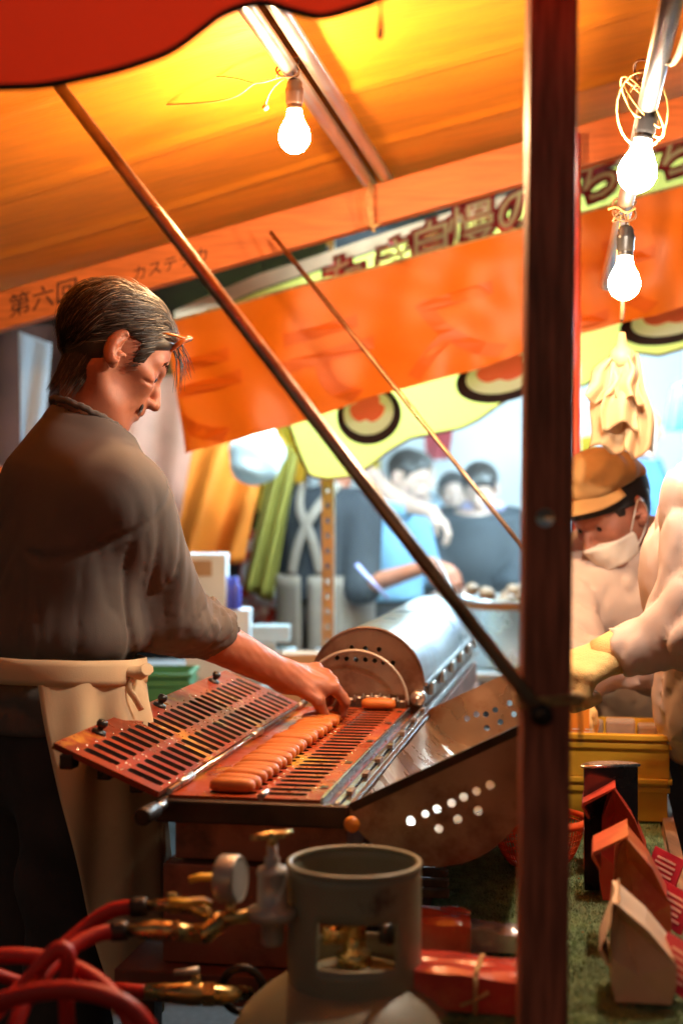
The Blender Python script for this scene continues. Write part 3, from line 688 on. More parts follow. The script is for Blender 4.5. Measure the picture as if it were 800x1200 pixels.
hose([P(140,1091,Y1), P(112,1096,1.73), P(75,1118,1.70), P(35,1165,1.64), P(10,1230,1.6), P(0,1300,1.6)], 'red rubber gas hose leading off the nearer upper brass tap')
hose([P(172,1162,Y2), P(120,1158,1.86), P(60,1160,1.84), P(-10,1140,1.8), P(-60,1120,1.8)], 'straight thin red gas hose running from the low brass tap', .0085)
hose([P(-40,1128,1.70), P(10,1120,1.70), P(60,1125,1.70), P(105,1143,1.68), P(135,1170,1.66), P(160,1215,1.64), P(170,1300,1.64)], 'red gas hose bending down behind the loop nearest the bottom')
hose([P(-30,1185,1.60), P(20,1168,1.58), P(70,1160,1.57), P(120,1166,1.56), P(158,1186,1.56), P(182,1225,1.56), P(190,1300,1.56)], 'thick red gas hose arching in front of all the other hoses', .0105)
hose([P(80,1230,1.66), P(78,1160,1.66), P(80,1122,1.66), P(70,1112,1.66), P(50,1130,1.66), P(20,1165,1.66), P(-20,1188,1.66)], 'short upright kink of red hose among the tangled hoses', .0098)
# ------------------------------------------------------------------ counter with turf and the goods on it
ZC0 = .74
sc = thing('serving_counter', 'low wooden serving counter covered by a green turf mat', 'counter', (.4, 2.4, 0))
def CS(px, py, z=ZC0):                                   # point of the counter top seen at the pixel
    Y = (CAM_H-z)*FPX/(py-600); return P(px, py, Y)
vR = (CS(772, 960)-Vector((0,0,0))).dot(B); vL = CS(503, 1060).dot(B); uN, uF = 1.70, 3.12
def cbox(b, v0, v1, u0, u1, z0, z1, mi=0, bev=0): return b.box(S((u0+u1)/2, (v0+v1)/2, (z0+z1)/2), (v1-v0, u1-u0, z1-z0), B, A, Vector((0,0,1)), mi, bev)
b = MB(); cbox(b, vL-.02, vR+.03, uN-.02, uF, ZC0-.03, ZC0-.006, bev=.003); b.build('board', wood_old, sc)
b = MB(); cbox(b, vR+.004, vR+.026, uN-.02, uF, ZC0-.0055, ZC0+.012, bev=.002); b.build('edge_rail', wood_old, sc)
for u_, v_ in ((uN+.05, vL+.02), (uN+.05, vR), (uF-.05, vL+.02), (uF-.05, vR)):
    b = MB(); cbox(b, v_-.025, v_+.025, u_-.025, u_+.025, 0, ZC0-.0305, bev=.003); b.build('leg', wood_old, sc)
b = MB(); cbox(b, vR+.006, vR+.022, uN, uF, .25, ZC0-.034, bev=.001); b.build('apron_board', wood_post, sc)
turf = thing('turf_mat', 'green artificial turf mat spread over the serving counter', 'turf mat', S(2.4, (vL+vR)/2, ZC0-.006))
b = MB(); b.sheet(lambda i, j: S(uN+(uF-uN-.01)*j, vL+(vR-vL)*i, ZC0-.003+.0014*wob((i*3, j*9, 0), 4, 7)), 30, 90); b.build('backing', turf_m, turf, fix=False)
NB = 42000; vs = []; fs = []
uu = uN+(uF-.02-uN)*rng.random(NB)**1.5; vv = vL+.003+(vR-vL-.006)*rng.random(NB); an = rng.random(NB)*6.283; ln = rng.uniform(.003,.006,NB); lean = rng.normal(0,.0025,(NB,2))
for k in range(NB):
    p = S(uu[k], vv[k], ZC0-.002); d = Vector((math.cos(an[k]), math.sin(an[k]), 0))*.0008
    vs += [p-d, p+d, p+Vector((lean[k][0], lean[k][1], ln[k]))]; fs.append((3*k, 3*k+1, 3*k+2))
b = MB(); b.v = [tuple(v) for v in vs]; b.f = fs; b.m = [0]*NB; b.sm = [False]*NB
tb = b.build('turf_pile', mat('turf_blades', (.21,.30,.14), .8, var=.45, vs=30, col2=(.28,.27,.13), c2s=7, c2lo=.52, c2hi=.75), turf, fix=False); tb['kind'] = 'stuff'
b = MB()
for k in range(26):
    px, py = random.uniform(665, 765), random.uniform(1000, 1195); q = CS(px, py, ZC0+.003); r = random.uniform(.0012,.0026)
    b.lathe([(.0001,-r*.4),(r,0),(.0001,r*.5)], q, n=6)
cr = b.build('cake_crumbs', cake_m); cr['kind'] = 'stuff'; cr['label'] = 'brown cake crumbs scattered on the green turf'; cr['category'] = 'crumbs'

# paper bags
def paper_bag(px, py, h, d, w, m, label, flap=.05, lean=0.0, open_top=False, fold=.8):
    c = CS(px, py, ZC0+.003); root = thing('paper_bag', label, 'paper bag', c, 'paper bags in a row on the turf')
    X, Yv = B, A; Z = Vector((0,0,1))
    def q(x, y, z): return c+X*x+Yv*y+Z*z
    hw = d/2; b = MB(); zs = h*.52; ax = lean*d
    bulge = lambda y: 1+.06*math.sin(9*y/w)
    ny = 6; rows = []
    prof = [(-hw, 0), (-hw*1.05, h*.2), (-hw*.98, zs*.8), (-hw*.62+ax*.5, h*.74), (ax-.002, h), (ax+.002, h), (hw*.66+ax*.5, h*.74), (hw*1.0, zs*.8), (hw*1.06, h*.2), (hw, 0)]
    def fn(i, j):
        k = i*(len(prof)-1); k0 = min(int(k+1e-6), len(prof)-2); f = k-k0
        x = prof[k0][0]*(1-f)+prof[k0+1][0]*f; z = prof[k0][1]*(1-f)+prof[k0+1][1]*f
        y = w*j; t = z/h; ins = 0
        return q(x+.003*wob((x*40, j*3, z*30), 1.5, 8), y+.002*wob((x*30, z*40, j), 2, 9), z)
    b.sheet(fn, len(prof)-1, 5, smooth=False)
    for y, sg in ((0, 1), (w, -1)):                      # gusset ends folded inwards
        P_ = [fn(i/(len(prof)-1), 0 if sg == 1 else 1) for i in range(len(prof))]
        base = q(.1*ax, y+sg*.006, h*.26); tip = q(ax*.8, y+sg*.045, h*.74); topc = (P_[4]+P_[5])/2
        b.add([P_[0], P_[1], P_[2], P_[3], P_[4], base, tip, P_[9], P_[8], P_[7], P_[6], P_[5]],
              [(0,1,5),(1,2,5),(2,3,6,5),(3,4,6),(7,5,8),(8,5,9),(9,5,6,10),(10,6,11),(0,5,7),(4,11,6)], 0)
    bag = b.build('bag_body', m, root, fix=False)
    if flap:
        b = MB(); x1, z1 = ax-flap*fold, h-flap*(1-fold*.62)
        b.quadbox([q(ax+.004, 0.0, h+.001), q(x1, .004, z1), q(x1, w-.004, z1), q(ax+.004, w, h+.001), q(ax+.006, 0.0, h+.005), q(x1+.002, .004, z1+.007), q(x1+.002, w-.004, z1+.007), q(ax+.006, w, h+.005)])
        b.quadbox([q(x1, .004, z1), q(x1+.01, .004, z1-.018), q(x1+.01, w-.004, z1-.018), q(x1, w-.004, z1), q(x1+.003, .004, z1+.004), q(x1+.013, .004, z1-.017), q(x1+.013, w-.004, z1-.017), q(x1+.003, w-.004, z1+.004)])
        b.build('folded_top', m, root)
    return root
bagr = mat('red_printed_paper', (.52,.05,.025), .42, var=.15, vs=14, bump=.25, bs=35, col2=(.62,.15,.05), c2s=9, c2lo=.58, c2hi=.72)
bagr2 = mat('red_orange_paper', (.55,.09,.03), .45, var=.15, vs=14, bump=.25, bs=35, col2=(.66,.25,.07), c2s=9, c2lo=.52, c2hi=.7)
bagk = mat('beige_kraft_paper', (.68,.48,.30), .6, var=.12, vs=14, bump=.25, bs=35, col2=(.45,.22,.12), c2s=9, c2lo=.55, c2hi=.75)
paper_bag(730, 1056, .172, .072, .11, bagr, 'glossy dark red paper bag leaning before the half round steel bin', .058, -.25)
paper_bag(750, 1112, .152, .074, .11, bagr2, 'orange red paper bag with folded top between a red and a beige bag', .056, -.30)
paper_bag(752, 1176, .122, .074, .11, bagk, 'beige kraft paper bag with drooping folded flap', .075, -.44, fold=.26)

# price cards along the rail
cardm = mat('red_card', (.45,.02,.045), .45, var=.12, vs=12); cardl = mat('card_print', (.72,.42,.34), .6)
for k, (px, py, w_, h_) in enumerate(((779, 1040, .10, .058), (788, 1085, .10, .058), (796, 1160, .10, .062))):
    c = CS(px, py, ZC0+.013); X = (A*1+B*.12).normalized(); N_ = X.cross(Vector((0,0,1))).normalized(); Zt = (Vector((0,0,1))*.82+N_*.55).normalized()*-1
    X = (B*.45-A).normalized(); Zt = (Vector((0,0,1))*.9+B*.32).normalized(); N_ = X.cross(Zt).normalized(); c = CS(px, py, ZC0+.013)-B*.012
    root = thing('price_card', ['small red price card farthest along the counter rail, beside the bins', 'small red price card between two others on the counter rail', 'small red price card beside the beige bag on the counter rail'][k], 'price card', c, 'price cards on the counter rail')
    b = MB(); b.box(c+Zt*h_/2, (w_, .002, h_), X, N_, Zt); b.build('card', cardm, root)
    b = MB(); sgn = -1 if N_.dot(Vector((0,-1,0))) < 0 else 1
    for r in range(5): b.box(c+Zt*(h_*(.22+.14*r))+N_*sgn*.0014, (w_*(.5+.25*random.random()), .0008, .0035), X, N_, Zt)
    for r in range(5): b.box(c+Zt*(h_*(.22+.14*r))-N_*sgn*.0014, (w_*(.5+.25*random.random()), .0008, .0035), X, N_, Zt)
    b.build('printed_lines', cardl, root)

# colander
def colander(c, r, m):
    root = thing('colander', 'round red orange plastic colander on the turf behind the post', 'colander', c)
    prof = [(r*.50,0),(r*.62,.004),(r*.80,r*.32),(r*.92,r*.66),(r*.98,r*.95)]
    b = MB(); nr = 64
    sp = spline([Vector((p_[0], 0, p_[1])) for p_ in prof], 5)
    for k in range(nr):
        a = 2*math.pi*k/nr; b.tube([c+Vector((p_.x*math.cos(a), p_.x*math.sin(a), p_.z)) for p_ in sp[::2]], .0011, 4, cap=False)
    for p_ in sp[2::2]:
        b.tube([c+Vector((p_.x*math.cos(a), p_.x*math.sin(a), p_.z)) for a in [2*math.pi*k/40 for k in range(40)]], .0012, 4, closed=True)
    b.build('basket', m, root)
    b = MB(); b.lathe([(.0001,.001),(r*.5,.001),(r*.62,.005),(r*.62,.008),(r*.5,.004),(.0001,.004)], c, n=40); b.build('base', m, root)
    b = MB(); b.lathe([(r*.97,r*.90),(r*1.0,r*.95),(r*1.14,r*.93),(r*1.17,r*.90),(r*1.15,r*.97),(r*1.0,r*1.02),(r*.96,r*.97),(r*.97,r*.90)], c, n=56); b.build('rim', m, root)
redpl = mat('red_orange_plastic', (.78,.10,.02), .32, var=.06, trans=.25, tcol=(.85,.12,.02))
colander(CS(630, 1012, ZC0+.004), .082, redpl)

# wrapped packets in the near corner
film = mat('red_film_packet', (.48,.05,.03), .22, var=.2, vs=18, bump=.5, bs=30, coat=.6, col2=(.62,.14,.05), c2s=7, c2lo=.5, c2hi=.7)
filmw = mat('clear_film', (.62,.55,.55), .18, .5, var=.2, vs=20, bump=.8, bs=40)
def packet(px, py, z, w_, d_, h_, yaw, m, label):
    c = CS(px, py, z); ca, sa = math.cos(yaw), math.sin(yaw); X = B*ca+A*sa; Yv = A*ca-B*sa
    root = thing('wrapped_packet', label, 'packet', c, 'wrapped packets on the counter corner')
    def fn(i, j):
        x = (i-.5)*w_; y = (j-.5)*d_; e = max(0, 1-((2*i-1)**6+(2*j-1)**6)*.5)
        return c+X*x+Yv*y+Vector((0,0,h_*(.86+.14*e)+.003*wob((i*7, j*7, px*.1), 2, 9)))
    b = MB(); nn = 14; b.sheet(fn, nn, nn)
    ring = [fn(i/nn, 0) for i in range(nn+1)]+[fn(1, j/nn) for j in range(1, nn+1)]+[fn(1-i/nn, 1) for i in range(1, nn+1)]+[fn(0, 1-j/nn) for j in range(1, nn)]
    n_ = len(ring); low = [Vector((p_.x, p_.y, c.z)) for p_ in ring]; mid = [p_.lerp(q_, .5)+(p_-c).normalized()*.003*wob(p_*30, 1, 3) for p_, q_ in zip(ring, low)]
    b.add(ring+mid+low, [(i, (i+1) % n_, n_+(i+1) % n_, n_+i) for i in range(n_)]+[(n_+i, n_+(i+1) % n_, 2*n_+(i+1) % n_, 2*n_+i) for i in range(n_)], 0, True)
    b.build('wrapper', m, root); return root, X, Yv, c, fn
r_, X, Yv, c, fn = packet(545, 1172, ZC0+.004, .155, .085, .048, -.05, film, 'red wrapped packet tied with string at the counter corner')
b = MB(); b.tube([fn(.62, j/10)+Vector((0,0,.0015)) for j in range(11)], .0035, 6, flat=.3); b.tube([fn(.62, 0)+Vector((0,0,.0)), fn(.62,0)-Vector((0,0,.02))-A*.004, fn(.62,0)-Vector((0,0,.045))-A*.003], .003, 6)
q = fn(.62,0)-Vector((0,0,.026))-A*.006
b.tube([q-X*.018-Vector((0,0,.008)), q, q+X*.016+Vector((0,0,.01))], .0022, 6); b.build('string', rope_m, r_)
packet(508, 1118, ZC0+.004, .10, .085, .058, .1, film, 'shiny red wrapped packet standing behind the string tied packet')
packet(576, 1110, ZC0+.004, .075, .05, .03, .02, filmw, 'small packet in crinkled clear film beside the red packets')
# wooden slat rack under the opened cover
wr = thing('slat_rack', 'small rack of brown wooden slats beside the gas cylinder', 'rack', CS(505, 1040))
for k in range(4):
    b = MB(); c = CS(500, 1046-12*k, ZC0+.004+.004); cbox(b, 0, .07, 0, .018, 0, .012, bev=.002)
    off = c-S(.009, .035, .006); b.v = [tuple(Vector(v)+off) for v in b.v]; b.build('slat', wood_old, wr)

# yellow crates, half-round bin, orange printed bag
ycr = mat('yellow_crate_plastic', (.80,.42,.035), .4, var=.08, vs=8, trans=.12, tcol=(.85,.45,.04))
def crate(c, X, Yv, w_, d_, h_, m, label, name='plastic_crate', cat='crate', group=None):
    Z = Vector((0,0,1)); root = thing(name, label, cat, c, group); t = .004
    def bx(b, x0, x1, y0, y1, z0, z1, bev=0): b.box(c+X*(x0+x1)/2+Yv*(y0+y1)/2+Z*(z0+z1)/2, (x1-x0, y1-y0, z1-z0), X, Yv, Z, bev=bev)
    hw, hd = w_/2, d_/2
    b = MB(); bx(b, -hw, hw, -hd, hd, 0, t); b.build('floor', m, root)
    for nm, q in (('wall', (-hw, -hw+t, -hd, hd)), ('wall', (hw-t, hw, -hd, hd)), ('wall', (-hw+t, hw-t, -hd, -hd+t)), ('wall', (-hw+t, hw-t, hd-t, hd))):
        b = MB(); bx(b, *q, t, h_); b.build(nm, m, root)
    for zz, ex in ((h_-.012, .009), (h_*.66, .005)):
        b = MB(); z1 = zz+.011
        for q in ((-hw-ex, -hw-.0002, -hd-ex, hd+ex), (hw+.0002, hw+ex, -hd-ex, hd+ex), (-hw, hw, -hd-ex, -hd-.0002), (-hw, hw, hd+.0002, hd+ex)): bx(b, *q, zz, z1, .002)
        b.build('rim', m, root)
    return root
cc = CS(716, 962, ZC0+.004)+A*.12
crate(cc, B, A, .215, .22, .085, ycr, 'lower yellow plastic crate of the two stacked on the turf', group='yellow crates')
crate(cc+Vector((0,0,.0855)), B, A, .222, .228, .085, ycr, 'upper yellow plastic crate of the stack holding packed goods', group='yellow crates')
# half-round bin
hb_m = mat('dark_mirror_steel', (.10,.10,.11), .22, .9, var=.3, vs=6, rvar=.08); hb_t = mat('bin_lid_steel', (.55,.42,.33), .25, 1.0, var=.25, vs=18, rvar=.1)
c = CS(716, 1052, ZC0+.004)+A*.05; root = thing('half_round_bin', 'tall half round dark steel bin standing behind the red paper bag', 'bin', c)
X = (B*.94+A*.34).normalized(); Yv = Vector((-X.y, X.x, 0)); rr = .045; hh_ = .195
def hp_(r, z, n=20): return [c+X*(r*math.cos(math.pi*k/n))+Yv*(r*.72*math.sin(math.pi*k/n))+Vector((0,0,z)) for k in range(n+1)]
b = MB(); b.prism(hp_(rr, 0), (0,0,hh_)); b.build('body', hb_m, root)
b = MB(); b.prism(hp_(rr+.0025, hh_+.0005), (0,0,.005)); b.build('lid', hb_t, root)
b = MB(); b.tube(hp_(rr+.003, hh_+.003)+[hp_(rr+.003, hh_+.003)[0]], .0022, 6); b.build('lid_rim', edge_m, root)
# orange printed carton behind the post
oc_m = mat('orange_carton', (.85,.28,.03), .5, var=.06)
c = CS(680, 965, ZC0+.09)+A*.02; c = P(668, 880, 2.86)
root = thing('printed_carton', 'orange printed carton standing in the yellow crate beside the post', 'carton', c)
b = MB(); b.box(c+Vector((0,0,.05)), (.075, .05, .16), B, A, Vector((0,0,1)), bev=.001); b.build('box', oc_m, root)
def cfc(x, y): return c+B*x-A*.0258+Vector((0,0,y))
letter('lettering', 'カステラ', .026, cfc, mat('white_print', (.85,.8,.7), .6), root, x0=-.055, y0=.03)
# packed goods inside the crate
gm = mat('cream_packs', (.30,.22,.17), .55, var=.2, vs=12); 
for k, (dx, dy, w_, h_) in enumerate(((.02, .06, .06, .085), (.075, .07, .04, .075), (-.04, .07, .05, .08))):
    b = MB(); q = cc+Vector((0,0,.0895))+B*dx+A*dy; b.box(q+Vector((0,0,h_/2)), (w_, .05, h_), B, A, Vector((0,0,1)), bev=.006); o = b.build('goods_pack', gm)
    tag(o, 'cream pack standing in the upper yellow crate', 'pack', 'packs standing in the crate')
# hanging cream gloves
glv = mat('cream_vinyl', (.60,.42,.25), .5, var=.12, vs=10, trans=.2, tcol=(.7,.48,.26))
# ------------------------------------------------------------------ signed distance modelling (for bodies and cloth)
def V(*a): return np.array(a, dtype=np.float32)
def smin(a, b, k):
    h = np.clip(.5+.5*(b-a)/k, 0, 1); return b*(1-h)+a*h-k*h*(1-h)
def smax(a, b, k): return -smin(-a, -b, k)
def cap(p, a, b, ra, rb=None):
    rb = ra if rb is None else rb; a = np.asarray(a, np.float32); b = np.asarray(b, np.float32); ab = b-a
    t = np.clip(((p-a)@ab)/max(1e-9, float(ab@ab)), 0, 1); d = p-a-t[..., None]*ab
    return np.sqrt((d*d).sum(-1))-(ra+(rb-ra)*t)
def ell(p, c, r, Rm=None):
    q = p-np.asarray(c, np.float32)
    if Rm is not None: q = q@np.asarray(Rm, np.float32)
    r = np.asarray(r, np.float32); k0 = np.sqrt(((q/r)**2).sum(-1)); k1 = np.sqrt(((q/(r*r))**2).sum(-1))+1e-9
    return k0*(k0-1)/k1
def chain(p, pts, rs, k=.02):
    d = None
    for i in range(len(pts)-1):
        e = cap(p, pts[i], pts[i+1], rs[i], rs[i+1]); d = e if d is None else smin(d, e, k)
    return d
_dir = rng.normal(size=(24,3)).astype(np.float32); _phs = rng.uniform(0, 6.28, 24).astype(np.float32)
def nz3(p, f, k=0, n=5):
    s = 0
    for i in range(n):
        j = (k*5+i) % 24; s = s+np.sin((p@_dir[j])*f*(1+.23*i)+_phs[j])
    return s/(n*.6)
def surf(fn, lo, hi, h):
    lo = np.asarray(lo, np.float32); hi = np.asarray(hi, np.float32); N = np.ceil((hi-lo)/h).astype(int)+1
    ax = [lo[i]+h*np.arange(N[i], dtype=np.float32) for i in range(3)]
    G = np.stack(np.meshgrid(*ax, indexing='ij'), -1); F = fn(G).astype(np.float32); del G
    In = F < 0
    cnt = np.zeros(N-1, np.int32); acc = np.zeros((*(N-1), 3), np.float32)
    offs = [(i,j,k) for i in (0,1) for j in (0,1) for k in (0,1)]
    def sl(o): return tuple(slice(o[d], N[d]-1+o[d]) for d in range(3))
    for a in offs:
        for d in range(3):
            if a[d]: continue
            b = list(a); b[d] = 1
            fa, fb = F[sl(a)], F[sl(b)]; m = (fa < 0) != (fb < 0)
            t = np.where(m, fa/(fa-fb+1e-12), 0)
            cnt += m
            for e in range(3): acc[..., e] += np.where(m, a[e]+(t if e == d else 0), 0)
    act = cnt > 0; idx = -np.ones(N-1, np.int64); cells = np.argwhere(act); idx[act] = np.arange(len(cells))
    vs = lo+h*(cells+acc[act]/cnt[act][:, None])
    quads = []
    for d in range(3):
        e1, e2 = (d+1) % 3, (d+2) % 3
        s0 = [slice(None)]*3; s1 = [slice(None)]*3; s0[d] = slice(0, N[d]-1); s1[d] = slice(1, N[d])
        ch = In[tuple(s0)] != In[tuple(s1)]; pos = np.argwhere(ch)
        ok = (pos[:, e1] > 0) & (pos[:, e2] > 0) & (pos[:, e1] < N[e1]-1) & (pos[:, e2] < N[e2]-1); pos = pos[ok]
        if not len(pos): continue
        def c(a, b):
            q = pos.copy(); q[:, e1] -= a; q[:, e2] -= b; return idx[q[:,0], q[:,1], q[:,2]]
        q4 = np.stack([c(1,1), c(0,1), c(0,0), c(1,0)], 1); fl = ~In[pos[:,0], pos[:,1], pos[:,2]]
        q4[fl] = q4[fl][:, ::-1]; quads.append(q4)
    return vs, np.concatenate(quads)
def np_obj(name, geos, mats, parent):
    """geos: list of (verts, faces, material index); one mesh object"""
    o = 0; VV = []; FF = []; MI = []
    for v, f, m in geos:
        VV.append(np.asarray(v, np.float32)); FF.append(np.asarray(f)+o); MI += [m]*len(f); o += len(v)
    me = bpy.data.meshes.new(name); me.from_pydata(np.concatenate(VV).tolist(), [], [x for f in FF for x in f.tolist()])
    for m in (mats if isinstance(mats, list) else [mats]): me.materials.append(m)
    me.polygons.foreach_set('material_index', MI); me.polygons.foreach_set('use_smooth', [True]*len(me.polygons)); me.update()
    ob = bpy.data.objects.new(name, me); COL.objects.link(ob)
    return put(ob, parent) if parent is not None else ob
def rotm(yaw, pitch=0, roll=0):
    return np.array(Matrix.Rotation(yaw, 3, 'Z') @ Matrix.Rotation(pitch, 3, 'Y') @ Matrix.Rotation(roll, 3, 'X'), dtype=np.float32)

# ---- head in its own frame: +x face, +y left, +z up, origin between the ears
def head_sdf(p, o):
    g = o.get('gaunt', 0.0)
    q = p.copy(); q[..., 1] = np.abs(q[..., 1])               # symmetric
    d = ell(q, (-.012, 0, .033), (.100, .077, .080))
    d = smin(d, ell(q, (.028, 0, -.028), (.060, .058, .075)), .03)
    d = smin(d, ell(q, (.045, .036, -.016), (.034, .030, .026)), .02)
    d = smin(d, cap(q, (-.012, .052, -.045), (.054, .024, -.094), .016, .015), .03)
    d = smin(d, ell(q, (.071, 0, -.098), (.020, .022, .019)), .02)
    d = smin(d, cap(q, (.079, .008, .022), (.064, .046, .024), .011, .009), .012)
    d = smin(d, cap(q, (.070, 0, -.060), (.078, 0, -.055), .026, .022), .02)
    d = smax(d, -ell(q, (.093, .032, .004), (.020, .018, .010)), .012)
    d = smin(d, ell(q, (.066, .031, .003), (.0155, .016, .013)), .004)       # lidded eyes
    if g:
        d = smax(d, -ell(q, (.048, .068, -.046), (.036, .017, .026)), .025)
        d = smax(d, -chain(q, [V(.096,.020,-.036), V(.086,.032,-.054), V(.076,.034,-.074)], [.002,.003,.002], .003), .006)
        d = smax(d, -cap(q, (.078,.046,-.012), (.060,.058,-.018), .0022), .005)
    d = smin(d, chain(q, [V(.082,0,.016), V(.096,0,-.010), V(.108,0,-.030)], [.0065, .0075, .0100], .008), .008)
    d = smin(d, ell(q, (.097, .0105, -.034), (.010, .0075, .0075)), .006)
    d = smax(d, -ell(q, (.099, .007, -.0415), (.006, .0035, .004)), .003)
    d = smin(d, cap(q, (.090, 0, -.058), (.079, .022, -.061), .0055, .003), .005)
    d = smin(d, cap(q, (.089, 0, -.068), (.079, .018, -.067), .0062, .003), .005)
    d = smax(d, -cap(q, (.100, 0, -.0628), (.082, .024, -.0632), .0018), .003)
    # ears
    Re = rotm(.42, -.2, 0)
    e = ell(q, (-.012, .084, -.004), (.021, .0085, .035), Re); e = smax(e, -ell(q, (-.003, .092, -.001), (.0135, .0095, .025), Re), .004)
    e = smin(e, chain(q, [V(-.010,.083,.014), V(-.014,.085,-.002), V(-.010,.083,-.018)], [.0035,.004,.0035], .002), .003)
    e = smin(e, ell(q, (-.001, .079, -.030), (.009, .006, .010)), .006)
    e = smin(e, cap(q, (-.002, .083, -.012), (.008, .079, -.008), .004, .004), .004)
    d = smin(d, e, .006)
    # neck
    nk = o.get('neck', (-.055, 0, -.19)); d = smin(d, cap(p, (-.018, 0, -.045), nk, .050, .056), .03)
    return d
def strands(o, Rm, c, n, seed=1):
    """combed-back hair as fine tapered strands; head frame, then moved to the world"""
    rg = np.random.default_rng(seed); vs = []; fs = []; mi = []
    cc = np.array((-.012, 0, .033)); rr = np.array((.100, .077, .080))
    def on(p, lift): 
        q = (p-cc)/rr; q /= np.linalg.norm(q); return cc+q*(rr+lift)
    k = 0
    while k < n:
        q = rg.normal(size=3); q /= np.linalg.norm(q); p = cc+q*rr
        if not hair_region(p): continue
        k += 1; lift = rg.uniform(.004, .013)+.008*max(0, q[2])*rg.random(); L = rg.uniform(.05, .12); ns = 8; pts = []; fly = rg.random() < .04; ph = rg.uniform(0, 6.28)
        for i in range(ns):
            pts.append(on(p, lift*(.55+.45*math.sin(math.pi*min(1, i/ns+.2)))+.0016*math.sin(i*1.1+ph+p[2]*40)+(.012*i/ns if fly else 0)))
            x, y, z = p
            back = np.array((-1.0, .12*np.sign(y), .30 if x > .05 else (-.15 if x > -.05 else -1.6)))
            if abs(y) > .040: back += np.array((0, 0, -.75))
            back += rg.normal(size=3)*.10; nrm = (p-cc)/rr**2; nrm /= np.linalg.norm(nrm)
            t = back-nrm*(back@nrm); t /= np.linalg.norm(t)+1e-9; p = on(p+t*L/ns, 0)
            if p[2] < -.105 or (-.034 < p[0] < .014 and -.05 < p[2] < .026 and abs(p[1]) > .05): break
        if len(pts) < 3: continue
        pts = np.array(pts); w = rg.uniform(.0005, .0010); m_ = 1 if rg.random() < o.get('grey', .2) else 0
        base = len(vs)
        for i, a in enumerate(pts):
            d = pts[min(i+1, len(pts)-1)]-pts[max(i-1, 0)]; d /= np.linalg.norm(d)+1e-9
            nn = a-cc; nn /= np.linalg.norm(nn); s_ = np.cross(d, nn); s_ /= np.linalg.norm(s_)+1e-9
            ww = w*(1-.75*i/(len(pts)-1))
            vs += [a+s_*ww, a+nn*ww*1.1, a-s_*ww]
        for i in range(len(pts)-1):
            b0 = base+3*i
            for e in range(2): fs.append((b0+e, b0+e+1, b0+e+4, b0+e+3)); mi.append(m_)
    c2, r2 = np.array((-.026, 0, -.022)), np.array((.049, .064, .064))
    for k in range(n//2):
        a = rg.uniform(R(80), R(280)); z = rg.uniform(-.055, .025); L = rg.uniform(.03, .07); base = len(vs); w = rg.uniform(.0005, .001); m_ = 1 if rg.random() < .12 else 0
        for i in range(6):
            zz = z-L*i/5; s_ = 1.0 if zz > -.024 else 1-.30*min(1, (-.024-zz)/.07); fx = 2.2*max(0, zz+.022); lf_ = .001+.0025*rg.random()*(i > 3)+max(0, zz)*.25
            p = np.array((c2[0]-fx*.35+(r2[0]*s_+lf_)*math.cos(a), (r2[1]*s_+lf_)*math.sin(a), zz)); t_ = np.array((-math.sin(a), math.cos(a), 0)); nn = np.array((math.cos(a), math.sin(a), 0)); ww = w*(1-.7*i/5)
            vs += [p+t_*ww, p+nn*ww, p-t_*ww]
        for i in range(5):
            b0 = base+3*i
            for e in range(2): fs.append((b0+e, b0+e+1, b0+e+4, b0+e+3)); mi.append(m_)
    vs = np.array(vs)@Rm.T+c
    return vs, np.array(fs), mi
def hair_region(p):
    x, y, z = p
    if x > .045: return z > .080-.10*max(0, .085-x)-.25*abs(y)*(x < .08)
    if x > .018: return z > .028 or (abs(y) > .05 and z > -.016 and x < .042)
    if x > -.018: return z > .030
    return z > (-.045 if x > -.04 else -.088)
def hair_sdf(p, o):
    st = o.get('style', 'short'); q = p.copy(); q[..., 1] = np.abs(q[..., 1]); x, y, z = q[..., 0], q[..., 1], q[..., 2]
    L = o.get('lift', .009)
    d = ell(q, (-.012, 0, .033), (.100+L, .077+L, .080+L))
    d = smin(d, ell(q, (-.026, 0, -.022), (.042+L*.4, .060, .060)), .03)
    line = np.where(x > .045, .079-.9*np.maximum(0, .085-x)-.2*y, np.where(x > .022, np.where(y > .05, -.014, .028), np.where(x > -.018, .028, np.where(x > -.04, -.048, -.088))))
    line = np.minimum(line, .079)
    d = smax(d, (line-z)*.8, .008)
    if st == 'long': d = smin(d, ell(q, (-.05, .045, -.05), (.06, .045, .10)), .03)
    if st == 'bangs': d = smin(d, smax(ell(q, (.03, 0, .05), (.068, .074, .062)), .048-z, .01), .02)
    return d+o.get('rough', .0028)*nz3(p*np.array((.6, 2.2, 1.6), np.float32), 60, 2)

